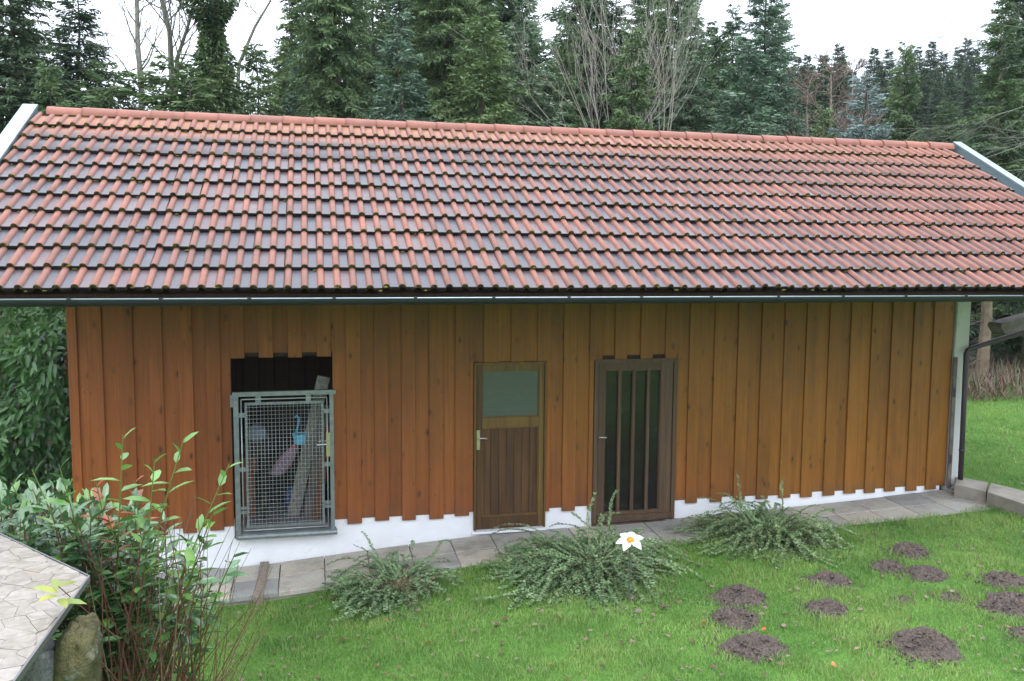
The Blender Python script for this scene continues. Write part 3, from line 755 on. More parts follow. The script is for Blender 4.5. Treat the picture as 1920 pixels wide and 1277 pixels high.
# ---- wire gate
gy = -.075
gx0, gx1 = atY(440, 870, gy).x, atY(629, 870, gy).x; gz0, gz1 = atY(535, 1006, gy).z, atY(535, 733, gy).z
b = MB()
b.box((gx0, gy-.02, gz0), (gx0+.055, gy+.03, gz1-.052)); b.box((gx1-.06, gy-.02, gz0+.06), (gx1-.015, gy+.03, gz1-.052))
b.box((gx0-.01, gy-.024, gz1-.05), (gx1+.012, gy+.034, gz1))
b.tube([(gx0+.02, gy-.02, gz0+.03), (gx1+.01, gy-.02, gz0+.03)], .036, 10)
b.box((gx0, gy+.0305, gz0+.0), (gx1, gy+.05, gz0+.07))
b.box((gx0-.035, gy-.02, gz1-.17), (gx0-.002, gy+.0, gz1-.03))
gate = part(b.build('gate', M['galv'])); gate['label'] = 'galvanised steel gate with square wire mesh'
lx0, lx1, lz0, lz1 = gx0+.085, gx1-.09, gz0+.10, gz1-.085
b = MB()                                    # leaf: outer rod frame, inner angle frame
rod = [(lx0, lz0), (lx1, lz0), (lx1, lz1), (lx0, lz1)]
for i in range(4):
    (xa, za), (xb, zb_) = rod[i], rod[(i+1) % 4]; b.tube([(xa, gy-.01, za), (xb, gy-.01, zb_)], .008, 6)
sub(b.build('rod_frame', M['wire'], smooth=True), gate)
b = MB(); ax0, ax1, az0, az1 = lx0+.038, lx1-.038, lz0+.03, lz1-.038
frame_boxes(b, ax0, ax1, az0, az1, .030, gy-.018, gy+.006)
for zz in (gz1-.29, gz1-.92, gz1-1.38, gz0+.30):
    b.box((gx0+.056, gy-.016, zz), (ax0-.001, gy+.004, zz+.05)); b.box((ax1+.001, gy-.016, zz+.02), (gx1-.061, gy+.004, zz+.07))
for xx in (ax0+.12, ax1-.2): b.box((xx, gy-.016, az1+.001), (xx+.06, gy+.004, gz1-.0505))
sub(b.build('leaf_frame', M['galv']), gate)
b = MB(); nxw, nzw = 20, 31
for i in range(nxw): 
    xx = ax0+.03+(ax1-ax0-.06)*(i+.5)/nxw+R.uniform(-.001, .001); b.tube([(xx, gy-.021, az0+.01), (xx+R.uniform(-.002, .002), gy-.021, az1-.01)], .0023, 5)
for i in range(nzw):
    zz = az0+.03+(az1-az0-.06)*(i+.5)/nzw; b.tube([(ax0+.01, gy-.026, zz), (ax1-.01, gy-.026, zz+R.uniform(-.002, .002))], .0023, 5)
sub(b.build('wire_mesh', M['wire'], smooth=True), gate)
q = MB().bbox((gx1-.105, gy-.028, gz1-.78), (gx1-.055, gy-.0205, gz1-.50), .005); sub(q.build('handle_plate', M['brass']), gate)
hx, hz = gx1-.085, gz1-.625
b = MB()
b.tube([(hx, gy-.028, hz), (hx, gy-.072, hz), (hx-.02, gy-.078, hz), (hx-.125, gy-.078, hz-.004)], [.009, .009, .009, .008], 8)
b.tube([(hx, gy+.0, hz+.012), (hx, gy+.05, hz+.012), (hx-.02, gy+.056, hz+.012), (hx-.115, gy+.056, hz+.008)], [.009, .009, .009, .008], 8)
sub(b.build('handle', M['alu'], smooth=True), gate)

# ---- things kept inside, behind the gate
def P3(px, py, Y): return atY(px, py, Y)
b = MB()                                    # blue dipper
c_ = P3(562, 822, .02); r1 = .085
for (za, ra, zb_, rb_) in ((-.06, .058, .06, r1),):
    k = 14
    for j in range(k):
        t, u = 2*pi*j/k, 2*pi*(j+1)/k
        b.poly([(c_.x+cos(t)*ra, c_.y+sin(t)*ra, c_.z+za), (c_.x+cos(u)*ra, c_.y+sin(u)*ra, c_.z+za), (c_.x+cos(u)*rb_, c_.y+sin(u)*rb_, c_.z+zb_), (c_.x+cos(t)*rb_, c_.y+sin(t)*rb_, c_.z+zb_)])
    b.poly([(c_.x+cos(2*pi*j/k)*ra, c_.y+sin(2*pi*j/k)*ra, c_.z+za) for j in range(k)])
    b.poly([(c_.x+cos(2*pi*j/k)*(rb_-.006), c_.y+sin(2*pi*j/k)*(rb_-.006), c_.z+zb_-.012) for j in range(k)], 1)  # flat black disc painted in for the bowl's shaded hollow
me = b.mesh('bowl', [M['blue'], M['black']], False); 
dip = empty('dipper', c_, 'light blue plastic dipper hanging inside the wire gate', 'dipper')
o = link(bpy.data.objects.new('bowl', me), dip); o.location = -c_
b = MB(); tp = P3(560, 776, .0)
b.tube([(c_.x-.045, c_.y, c_.z+.05), (c_.x-.03, c_.y-.02, c_.z+.11), (c_.x-.008, c_.y-.04, c_.z+.20), (c_.x-.005, c_.y-.06, c_.z+.255), (c_.x-.03, c_.y-.085, c_.z+.285), (c_.x-.055, c_.y-.10, c_.z+.265)], [.014, .011, .011, .011, .010, .008], 8)
o = b.build('handle', M['blue'], dip, True); o.location = -c_
# leaning planks, bags, crates
def lean(p_bot, p_top, wd, th, mat, name, label, cat, grp=None):
    d = p_top-p_bot; L = d.length; d.normalize(); xax = Vector((1, 0, 0)); xax = (xax-d*xax.dot(d)).normalized(); yax = d.cross(xax)
    m = Matrix(((xax.x, yax.x, d.x, p_bot.x), (xax.y, yax.y, d.y, p_bot.y), (xax.z, yax.z, d.z, p_bot.z), (0, 0, 0, 1)))
    b = MB(); b.bbox((-wd/2, -th/2, 0), (wd/2, th/2, L), .004, 0, m); o = b.build(name, M[mat]); tag(o, label, cat, grp); return o
lean(P3(548, 958, .55)+Vector((0, 0, -.1)), P3(607, 706, .25), .15, .03, 'paper', 'leaning_board', 'pale printed board leaning behind the gate, rising above its top rail', 'board')
lean(P3(575, 975, .45)+Vector((0, 0, -.08)), P3(612, 760, .22), .13, .03, 'timber_grey', 'leaning_board', 'grey plank leaning in the doorway behind the gate beside the printed board', 'board')
lean(P3(590, 985, .35)+Vector((0, 0, -.04)), P3(618, 800, .20), .10, .025, 'carton', 'leaning_board', 'rusty brown plank leaning behind the gate, nearest the handle side', 'board')
def lumpy(name, c, rx, ry, rz, mat, seed=0, amp=.25, k=14, r_=9, flat=False):
    rr = random.Random(seed); b = MB(); b.v.append((c[0], c[1], c[2]-rz))
    for i in range(1, r_):
        th = -pi/2+pi*i/r_
        for j in range(k):
            t = 2*pi*j/k; q = 1+amp*noise.noise(Vector((cos(t)*1.5+seed, sin(t)*1.5, th*1.2)))*1.6
            b.v.append((c[0]+cos(t)*cos(th)*rx*q, c[1]+sin(t)*cos(th)*ry*q, c[2]+sin(th)*rz*q))
    b.v.append((c[0], c[1], c[2]+rz))
    for j in range(k): b.f.append((0, 1+(j+1) % k, 1+j)); b.m.append(0)
    for i in range(r_-2):
        for j in range(k): b.f.append((1+i*k+j, 1+i*k+(j+1) % k, 1+(i+1)*k+(j+1) % k, 1+(i+1)*k+j)); b.m.append(0)
    n = 1+(r_-2)*k
    for j in range(k): b.f.append((n+j, n+(j+1) % k, len(b.v)-1)); b.m.append(0)
    return b
# pink net bag: tapering lattice of cords filled with plastic
c_ = P3(538, 858, .25); b = MB()
top = P3(556, 832, .2)
rings = []
for i in range(9):
    t = i/8; cc = top.lerp(P3(520, 886, .3), t); rr_ = .015+.085*sin(pi*min(1, t*1.15)*.62)
    rings.append([cc+Vector((cos(2*pi*j/10)*rr_, sin(2*pi*j/10)*rr_*.7, sin(2*pi*j/10)*.02)) for j in range(10)])
for j in range(10):
    b.tube([rings[i][(j+i) % 10] for i in range(9)], .0045, 4); b.tube([rings[i][(j-i) % 10] for i in range(9)], .0045, 4)
o = b.build('net_bag', M['pink']); tag(o, 'pink net bag hanging behind the wire gate below the blue dipper', 'net bag')
b = MB(); b.poly([rings[8][j] for j in range(10)])
for i in range(8):
    for j in range(10):
        f_ = lambda p, cc: cc+(p-cc)*.93
        b.poly([rings[i][j], rings[i][(j+1) % 10], rings[i+1][(j+1) % 10], rings[i+1][j]])
for i in range(len(b.v)): pass
o2 = b.build('filling', M['sack'], o); o2.scale = (1, 1, 1)
b = lumpy('sack', P3(478, 812, .5), .16, .12, .10, 'sack', 3); b.build('sack', M['sack'], None, True); tag(bpy.data.objects['sack'], 'blue grey sack lying on a shelf behind the left of the gate', 'sack')
a = P3(452, 826, .62); c_ = P3(498, 842, .62)
q = MB().box((a.x-.05, .45, c_.z), (c_.x, .85, a.z-.005)); q.box((a.x-.04, .47, .236), (a.x, .51, c_.z-.001)); q.box((c_.x-.05, .47, .236), (c_.x-.01, .51, c_.z-.001)); q.box((c_.x-.05, .79, .236), (c_.x-.01, .83, c_.z-.001)); q.box((a.x-.04, .79, .236), (a.x, .83, c_.z-.001))
o = q.build('low_shelf', M['dark_wood']); tag(o, 'low dark shelf inside the shed under the sack', 'shelf')
a = P3(468, 868, .6)
q = MB(); q.box((a.x-.11, .52, a.z-.10), (a.x+.08, .75, a.z+.06)); q.box((a.x-.12, .51, a.z+.0605), (a.x+.09, .76, a.z+.085)); q.box((a.x-.09, .55, .236), (a.x+.06, .73, a.z-.101))
o = q.build('storage_box', M['carton']); tag(o, 'rust coloured box standing under the shelf behind the gate', 'box')
b = lumpy('x', P3(545, 935, .75), .07, .07, .16, 'blueprint_bag', 9); o = b.build('plastic_bag', M['blueprint_bag'], None, True); tag(o, 'blue plastic bag standing on the floor behind the gate', 'bag')
o.location.z += .0
# ------------------------------------------------------------------ downpipe and neighbouring eave at right
b = MB(); py_ = -.14
P0 = atY(1801, 893, py_); P1 = atY(1812, 655, py_); P2_ = atY(1935, 618, py_-.05); P3_ = P2_+(P2_-P1)*1.2
b.tube([P0+Vector((0, 0, -.12)), P0.lerp(P1, .5), P1-Vector((0, 0, .06)), P1+Vector((.02, 0, -.015)), P1+Vector((.07, 0, .012)), P2_, P3_], .035, 10)
o = b.build('downpipe', M['pipe'], None, True); tag(o, 'dark brown downpipe with an angled upper run beside the white corner post', 'downpipe')
b = MB(); pc = P0.lerp(P1, .2); b.tube([pc, pc+Vector((0, 0, .03))], .040, 10); b.build('clamp', M['pipe'], o, True)
A = [atY(1877, 613, -.4), atY(1880, 606, -.4), atY(1940, 590, -.4), atY(1940, 618, -.4), atY(1885, 626, -.4)]
b = MB(); ext = (A[2]-A[1])*3; A[2] = A[2]+ext; A[3] = A[3]+ext
b.poly(A); b.poly([p+Vector((0, .25, 0)) for p in A[::-1]])
for i in range(5): j = (i+1) % 5; b.poly([A[i], A[i]+Vector((0, .25, 0)), A[j]+Vector((0, .25, 0)), A[j]])
o = b.build('eave_beam', M['timber_grey']); tag(o, 'grey weathered end of a neighbouring roof beam above the angled downpipe', 'beam')

# ------------------------------------------------------------------ foliage helpers
def np_leafs(name, pos, dirs, ups, ln, wd, mat, parent=None, fold=.25, simple_=False, mi=None):
    """many leaves in one mesh; arrays (n,3). lanceolate with folded midrib, 4 tris (simple 2)"""
    pos = np.asarray(pos, float); d = np.asarray(dirs, float); u = np.asarray(ups, float); ln = np.asarray(ln)[:, None]; wd = np.asarray(wd)[:, None]
    d /= np.linalg.norm(d, axis=1)[:, None]+1e-9; s = np.cross(d, u); s /= np.linalg.norm(s, axis=1)[:, None]+1e-9; nn = np.cross(s, d)
    n = len(pos)
    if simple_:
        a = pos; b_ = pos+d*ln*.45+s*wd*.5; c = pos+d*ln; e = pos+d*ln*.45-s*wd*.5
        Vv = np.stack([a, b_, c, e], 1).reshape(-1, 3); q = np.arange(n)[:, None]*4
        Fc = np.concatenate([q+np.array([0, 1, 2, 3])], 0)
    else:
        a = pos; m1 = pos+d*ln*.5-nn*wd*fold*.3; c = pos+d*ln-nn*ln*.14
        l1 = pos+d*ln*.28+s*wd*.42+nn*wd*fold*.4; l2 = pos+d*ln*.68+s*wd*.38+nn*wd*fold*.2-nn*ln*.03
        r1_ = pos+d*ln*.28-s*wd*.42+nn*wd*fold*.4; r2_ = pos+d*ln*.68-s*wd*.38+nn*wd*fold*.2-nn*ln*.03
        Vv = np.stack([a, m1, c, l1, l2, r1_, r2_], 1).reshape(-1, 3); q = np.arange(n)[:, None]*7
        T = np.array([[0, 1, 3], [3, 1, 4], [4, 1, 2], [0, 5, 1], [5, 6, 1], [6, 2, 1]])
        Fc = (q[:, None]+T[None]).reshape(-1, 3)
        if mi is not None: mi = np.repeat(mi, 6)
    me = np_mesh(name, Vv, Fc, mat, mi)
    return me
def rnorm(rs, n): v = rs.normal(size=(n, 3)); return v/np.linalg.norm(v, axis=1)[:, None]

# ------------------------------------------------------------------ spruce prototypes
def spruce_proto(seed, H, Rb, mat, whorl=.33, nb=8, droop=.35, power=.85, dens=1.0, bark='sprucebark', hang=.3, base=.06, tw=.046):
    rs = np.random.RandomState(seed)
    Pp, Dd, Ll, Ww = [], [], [], []
    tm = MB(); zs = np.linspace(0, H*.985, 12)
    tm.tube([(sin(i*1.3+seed)*.04, cos(i*1.7+seed)*.04, z) for i, z in enumerate(zs)], [max(.012, (.013*H+.02)*(1-z/H)) for z in zs], 7)
    z = H*base
    while z < H*.985:
        t = z/H; nbr = max(4, int(nb*1.3*(1-.35*t)+rs.randint(-1, 2))); ph = rs.rand()*6.28
        for k in range(nbr):
            az = ph+k*2*pi/nbr+rs.uniform(-.25, .25); zz = z+rs.uniform(-.9, .9)*whorl
            L = Rb*((1-t)**power)*rs.uniform(.6, 1.12)*(1 if t < .93 else .8)+.12
            if t < .15: L *= .75+t
            el = .55*t**1.5*1.6-.12+rs.uniform(-.12, .12)
            h = np.array([cos(az), sin(az), 0.0]); side = np.array([-sin(az), cos(az), 0.0])
            if L > .7: 
                tm.tube([Vector((0, 0, zz)), Vector((h[0]*L*.5, h[1]*L*.5, zz+L*.5*el-droop*L*.25)), Vector((h[0]*L*.9, h[1]*L*.9, zz+L*.9*el-droop*L*.62))], [.018+.006*L, .012, .005], 3, cap=False)
            nst = max(3, int(L/.062*dens))
            for q in range(nst):
                u = (q+.6)/nst; 
                if u < .12: continue
                r_ = L*u; c = np.array([h[0]*r_, h[1]*r_, zz+r_*el-droop*L*u*u*.8+.10*L*max(0, u-.75)])
                tl = min(.6, (.18+.34*L*(1-u)**.8))*rs.uniform(.6, 1.15)
                for sg in (-1, 1, 0):
                    if sg == 0:
                        dd = h*.4+np.array([0, 0, -hang-.2*rs.rand()])+side*rs.uniform(-.5, .5) if rs.rand() < .65 else h+np.array([0, 0, .35*rs.rand()])+side*rs.uniform(-.4, .4); l2 = tl*.8
                    else: dd = h*rs.uniform(.5, 1.0)+side*sg*rs.uniform(.5, 1.1)+np.array([0, 0, rs.uniform(-.35, .18)-hang*.4]); l2 = tl
                    dd = dd/np.linalg.norm(dd)
                    # spray: a main twig and two or three forked needles
                    Pp.append(c); Dd.append(dd); Ll.append(l2); Ww.append(tw*rs.uniform(.7, 1.3))
                    for e in range(2 if l2 < .22 else 4):
                        v = rs.uniform(.15, .85); c2 = c+dd*l2*v; d2 = dd+rs.normal(size=3)*.55; d2[2] -= .12
                        Pp.append(c2); Dd.append(d2); Ll.append(l2*.42*rs.uniform(.7, 1.2)); Ww.append(tw*.75)
        z += whorl*(1-.45*t)*rs.uniform(.85, 1.15)
    n = len(Pp); ups = rnorm(rs, n)+np.array([0, 0, .8])
    cr = np_leafs('crown', Pp, Dd, ups, Ll, Ww, mat, simple_=True)
    return dict(H=H, R=Rb, trunk=tm.mesh('trunk', M[bark]), crown=cr)
SP = {
 'a': spruce_proto(1, 15, 2.6, M['darkspruce'], droop=.45, hang=.5, dens=.9),
 'b': spruce_proto(2, 9, 2.0, M['spruce'], droop=.25, hang=.25, dens=1.0, whorl=.34),
 'c': spruce_proto(3, 15, 2.7, M['bluespruce'], droop=.32, hang=.25, dens=.95, whorl=.42),
 'd': spruce_proto(4, 8, 1.7, M['bluespruce'], droop=.15, hang=.1, dens=1.0, whorl=.34),
 'e': spruce_proto(5, 14, 2.0, M['spruce'], droop=.75, hang=.9, dens=.95, power=.55),
 'f': spruce_proto(6, 5, 1.3, M['young'], droop=.02, hang=.0, dens=1.1, whorl=.26, tw=.032),
 's': spruce_proto(7, 6, 1.6, M['silver'], droop=.05, hang=-.1, dens=.9, whorl=.40, tw=.04, nb=7),
 'g': spruce_proto(8, 12, 2.2, M['spruce'], droop=.4, hang=.4, dens=.8, whorl=.36),
 'x': spruce_proto(9, 14, 2.5, M['darkspruce'], droop=.3, hang=.2, dens=.6, whorl=.36, tw=.075, power=.95),
 'h': spruce_proto(10, 14, 2.4, M['spruce'], droop=.4, hang=.35, dens=.9, whorl=.36, base=.36, bark='tanbark'),
}
def put_tree(kind, px, py, Y, wpx=None, label=None, group=None, wscale=1.0, name='spruce_tree', cat='spruce'):
    a = atY(px, py, Y); gz = gh(a.x, a.y)-.1; H = a.z-gz; pr = SP[kind]; sz = H/pr['H']; sx = sz*wscale*1.14
    t = empty(name, (a.x, a.y, gz), label, cat, group)
    t.scale = (sx, sx, sz); t.rotation_euler = (0, 0, R.uniform(0, 6.28))
    for nm in ('trunk', 'crown'): link(bpy.data.objects.new(nm, pr[nm]), t)
    return t
TR = [
 # kind, px, apex py, Y, width, label
 ('a', 10, -190, 9.5, 1.15, 'tall dark spruce cut by the left edge of the photo'),
 ('a', 142, -25, 11, 1.45, 'dark spruce with its pointed crown just above the roof\'s left end'),
 ('b', 92, 118, 8.5, .8, 'low bluish spruce in front of the dark spruce, behind the roof\'s left corner'),
 ('f', 205, 140, 8.2, 1.0, 'small light green fir left of the tallest bare trunk'),
 ('f', 318, 118, 8.4, 1.0, 'small light green fir between the bare trunks and the ivy covered trunk'),
 ('f', 350, 150, 7.9, 1.0, 'lowest light green fir right of the bare trunks'),
 ('b', 480, 82, 10, .85, 'narrow open spruce right of the ivy covered trunk'),
 ('f', 388, 128, 8.8, 1.0, 'light green fir growing against the ivy covered trunk'),
 ('e', 622, -260, 10.5, .8, 'tall spruce with hanging branches standing right of the open sky gap'),
 ('d', 572, 70, 13, .9, 'pale green spruce behind the left side of the tall hanging spruce'),
 ('d', 748, 35, 8.6, .95, 'blue green spruce with slim top right of the tall hanging spruce'),
 ('g', 700, -60, 14, 1.1, 'tall green spruce behind the slim blue green one'),
 ('e', 835, -220, 13, 1.0, 'tall dark spruce with visible brown trunk in the middle of the row'),
 ('b', 905, 28, 8.8, 1.15, 'broad fresh green spruce in front of the middle of the row'),
 ('g', 905, -90, 15, 1.0, 'tall spruce behind the broad fresh green one'),
 ('d', 985, 12, 10, 1.1, 'blue green spruce left of the small sky gap'),
 ('x', 960, -120, 18, 1.0, 'distant dark spruce behind the blue green ones'),
 ('g', 1062, 5, 14, .75, 'slim spruce just right of the small sky gap'),
 ('e', 1110, -60, 17, .8, 'tall spruce behind the left bare fan shaped tree'),
 ('b', 1186, 48, 8.8, .8, 'dark narrow spruce between the two bare pale trees'),
 ('g', 1222, -50, 15, .9, 'tall spruce behind the right bare pale tree'),
 ('c', 1298, -20, 11, .85, 'blue spruce with dense crown left of the young tree gap'),
 ('b', 1350, 60, 11.5, .8, 'slender green spruce between two blue spruces'),
 ('d', 1400, 72, 8.8, 1.1, 'grey green spruce standing before the tallest blue spruce'),
 ('c', 1440, -90, 12.5, .95, 'tallest blue spruce, left of the wide open sky'),
 ('s', 1622, 148, 12, 1.0, 'small silver blue spruce with open whorled branches'),
 ('b', 1700, 82, 13, .7, 'slim green spruce with a thin bare tip right of the silver blue one'),
 ('b', 1545, 200, 11, .8, 'low dark green spruce left of the silver blue one'),
 ('h', 1868, -25, 7.0, 1.0, 'large spruce with tan trunk rising behind the roof\'s right end'),
 ('b', 1775, 190, 12, .9, 'low bushy spruce left of the large one at the roof\'s right end'),
 ('g', 1935, 90, 12, 1.0, 'spruce cut by the right edge of the photo'),
]
for (k, px, py, Y, ws, lab) in TR: put_tree(k, px, py, Y, None, lab, 'spruces and firs behind the shed', ws)
SEC = ['at the left end of the row, by the open sky gap', 'behind the tall spruce with hanging branches', 'behind the narrow gap right of the hanging spruce', 'behind the slim blue green spruce', 'left of the middle one with visible trunk',
 'right of the middle one with visible trunk', 'behind the broad fresh green spruce', 'left of the small sky gap', 'low down in the small sky gap', 'at the left edge of the left bare fan tree', 'showing through the left bare fan tree', 'between the two bare pale trees',
 'left of the blue spruce with dense crown', 'in the gap right of the dense blue spruce', 'left of the tallest blue spruce', 'behind the tallest blue spruce']
for i, px in enumerate(range(575, 1500, 58)):
    py = R.uniform(-260, 10)
    if 1010 < px < 1085: py = 120
    if 1320 < px < 1375: py = 85
    if 650 < px < 700: py = 60
    put_tree(['e', 'g', 'a', 'c'][i % 4], px+R.uniform(-12, 12), py, R.uniform(15.5, 20), None, 'second row spruce '+SEC[i], 'second row spruces', 1.05)
for i, (px, py) in enumerate(((35, 60), (120, 150), (230, 200), (430, 170), (530, 190), (640, 140))):
    put_tree('b', px, py, 13.5, None, 'low spruce '+['behind the leftmost dark spruce', 'behind the low bluish spruce near the roof corner', 'behind the straight bare trunk', 'behind the ivy covered trunk', 'in the bottom of the open sky gap', 'behind the foot of the tall hanging spruce'][i], 'low spruces at the left', 1.2)
# distant forest on the hillside
far = [(1640, 88, 42), (1668, 92, 44), (1690, 120, 40), (1722, 88, 46), (1748, 76, 48), (1770, 96, 42), (1798, 88, 50), (1815, 70, 52), (1575, 82, 36), (1528, 150, 38), (1655, 130, 36), (1735, 125, 38), (1785, 130, 38), (1600, 130, 40),
       (1890, 60, 52), (1915, 62, 48), (1830, 90, 44), (1508, 120, 42), (1550, 165, 44), (1870, 100, 40), (1610, 170, 34), (1680, 160, 33), (1760, 150, 34)]
far += [(R.uniform(1490, 1930), R.uniform(95, 170), R.uniform(34, 50)) for i in range(26)]
far += [(40+i*72+R.uniform(-20, 20), R.uniform(120, 190), R.uniform(26, 34)) for i in range(2)]
far += [(560+i*52+R.uniform(-20, 20), R.uniform(40, 130), R.uniform(22, 32)) for i in range(19)]
for px, py, Y in far:
    put_tree('x', px, py, Y, None, 'distant dark spruce in the forest far beyond the roof', 'distant forest spruces', 1.3)
# ------------------------------------------------------------------ bare trees
def branch(b, rs, p, d, L, r_, depth, spread=.5, up=.1, k=4, curve=.12, kids=(3, 5), minr=.0035):
    pts = [Vector(p)]; rad = [r_]; n = 5 if depth > 0 else 3; d = Vector(d).normalized()
    for i in range(n):
        d = (d+Vector(tuple(rs.normal(size=3)*curve))+Vector((0, 0, up))).normalized()
        pts.append(pts[-1]+d*L/n); rad.append(max(minr, r_*(1-.75*(i+1)/n)))
    b.tube(pts, rad, k if depth > 1 else 3, cap=False)
    if depth <= 0: return
    for c in range(rs.randint(*kids)):
        t = rs.uniform(.2, .97); i = min(n-1, int(t*n)); q = pts[i].lerp(pts[i+1], t*n-i)
        dd = (pts[i+1]-pts[i]).normalized(); o_ = Vector(tuple(rs.normal(size=3))); o_ = (o_-dd*o_.dot(dd)).normalized()
        branch(b, rs, q, dd+o_*spread*rs.uniform(.6, 1.5), L*rs.uniform(.38, .62), max(minr, r_*.45*(1-.5*t)), depth-1, spread, up, 3, curve, kids, minr)
def bare_tree(name, pxs, Y, mat, seed, label, r0=.09, cat='bare tree', depth=3, L=2.2, nside=9, spread=.6, up=.12, start=.25, minr=.005, kids=(3, 5), grp='bare trees behind the shed'):
    """pxs: list of (px,py) from low to high describing the trunk"""
    rs = np.random.RandomState(seed)
    P = [atY(a, b_, Y) for a, b_ in pxs]; g = Vector((P[0].x, Y, gh(P[0].x, Y)-.1)); P = [g]+P
    t = empty(name, g, label, cat, grp)
    b = MB(); n = len(P); b.tube(P, [r0*(1-.72*i/(n-1)) for i in range(n)], 8)
    o = b.build('trunk', M[mat], t, True); o.location = -g
    b = MB(); tot = n-1
    for i in range(nside):
        u = start+(1-start)*(i+rs.rand())/nside; j = min(n-2, int(u*tot)); q = P[j].lerp(P[j+1], u*tot-j)
        dd = (P[j+1]-P[j]).normalized(); az = rs.rand()*6.28; o_ = Vector((cos(az), sin(az)*.6, rs.uniform(-.1, .5)))
        branch(b, rs, q, dd*.5+o_*spread*1.3, L*rs.uniform(.5, 1.1)*(1.1-.5*u), r0*.32*(1.1-.7*u), depth-1, spread, up, 4, .13, kids, minr)
    o = b.build('branches', M[mat], t, True); o.location = -g
    return t
bare_tree('bare_tree', [(264, 300), (266, 180), (258, 80), (256, -30), (250, -160)], 9.5, 'birch', 1, 'straight bare grey trunk standing alone in the sky left of the forked tree', .085, nside=20, L=1.9, start=.4)
bare_tree('bare_tree', [(322, 300), (323, 160), (318, 60), (300, -10), (270, -120)], 9.8, 'birch', 2, 'left stem of the bare forked tree in the open sky', .09, nside=18, L=2.0, start=.4)
bare_tree('bare_tree', [(326, 300), (332, 110), (352, 50), (372, -20), (400, -140)], 9.9, 'birch', 3, 'right stem of the bare forked tree leaning towards the ivy covered trunk', .06, nside=18, L=1.8, start=.4)
bare_tree('bare_tree', [(440, 300), (448, 120), (478, 50), (505, 5), (530, -60)], 11, 'birch', 4, 'thin bare tree leaning right across the open sky', .055, nside=6, L=1.2, start=.6)
for i, (px, sd_, lab) in enumerate(((1135, 11, 'bare pale tree with fan of upright branches behind the ridge centre'), (1232, 12, 'bare pale tree with fine upright branches left of the blue spruces'))):
    g = atY(px+10, 230, 9.3); rs = np.random.RandomState(sd_); gg = Vector((g.x, g.y, gh(g.x, g.y)-.1))
    t = empty('bare_tree', gg, lab, 'bare tree', 'bare trees behind the shed')
    b = MB(); b.tube([gg, Vector((g.x, g.y, g.z-1.2))], [.12, .09], 8); 
    o = b.build('trunk', M['barefan'], t, True); o.location = -gg
    b = MB()
    nb_, sp_ = (14, 1.05) if i == 0 else (8, .55)
    for j in range(nb_):
        a_ = -sp_+2*sp_*(j+.5)/nb_+rs.uniform(-.06, .06)
        branch(b, rs, Vector((g.x, g.y, g.z-1.25)), (sin(a_)*.9-.12, rs.uniform(-.3, .3), cos(a_)), rs.uniform(2.4, 4.2), .017, 2, .42, .10, 4, .06, (4, 7), .0026)
    o = b.build('branches', M['barefan'], t, True); o.location = -gg
# brown leafless thicket right of centre
for i, (px, py, Y) in enumerate(((1560, 100, 15), (1600, 110, 18), (1515, 130, 16))):
    g = atY(px, py, Y); rs = np.random.RandomState(40+i); gg = Vector((g.x, g.y, gh(g.x, g.y)-.1)); H = g.z-gg.z
    t = empty('bare_tree', gg, ['brown leafless tree with dense fine twigs left of the silver blue spruce', 'brown leafless tree behind the silver blue spruce', 'brown leafless tree next to the tallest blue spruce'][i], 'bare tree', 'brown leafless trees')
    b = MB(); b.tube([gg, gg+Vector((.1, 0, H*.5)), gg+Vector((0, 0, H*.97))], [.1, .07, .012], 6); o = b.build('trunk', M['larch'], t, True); o.location = -gg
    b = MB()
    for j in range(42):
        u = rs.uniform(.3, .96); az = rs.rand()*6.28; branch(b, rs, gg+Vector((.05, 0, H*u)), (cos(az), sin(az), rs.uniform(.3, .9)), H*.30*(1.15-u)*rs.uniform(.7, 1.2), .022, 2, .6, .06, 3, .1, (4, 6), .008)
    o = b.build('branches', M['larch'], t, True); o.location = -gg
# ivy covered trunk
g = atY(405, 200, 9.2); gg = Vector((g.x, g.y, gh(g.x, g.y)-.1)); top = atY(402, -160, 9.2)
t = empty('ivy_covered_tree', gg, 'tree trunk wrapped in dark ivy clumps rising out of the picture', 'tree')
b = MB(); b.tube([gg, g, top], [.17, .13, .07], 8); o = b.build('trunk', M['bark'], t, True); o.location = -gg
rs = np.random.RandomState(5); n = 16000
zz = rs.uniform(g.z-1.6, top.z, n); prof_ = .34+.16*np.sin(zz*2.3)+.10*np.sin(zz*5.1+1)+.28*np.clip((g.z+1.2-zz)*.8, 0, 1)
az = rs.uniform(0, 6.28, n); rr_ = prof_*np.sqrt(rs.rand(n))*(1+.25*np.sin(az*3+zz*2))
P_ = np.stack([g.x+np.cos(az)*rr_-.02*(zz-g.z), g.y+np.sin(az)*rr_, zz], 1)-np.array(gg)
D_ = np.stack([np.cos(az), np.sin(az), -1.1+rs.rand(n)*.8], 1)+rs.normal(size=(n, 3))*.4
link(bpy.data.objects.new('foliage', np_leafs('foliage', P_, D_, rnorm(rs, n)+np.array([0, 0, .6]), rs.uniform(.06, .16, n), rs.uniform(.03, .06, n), M['ivy'], simple_=True)), t)
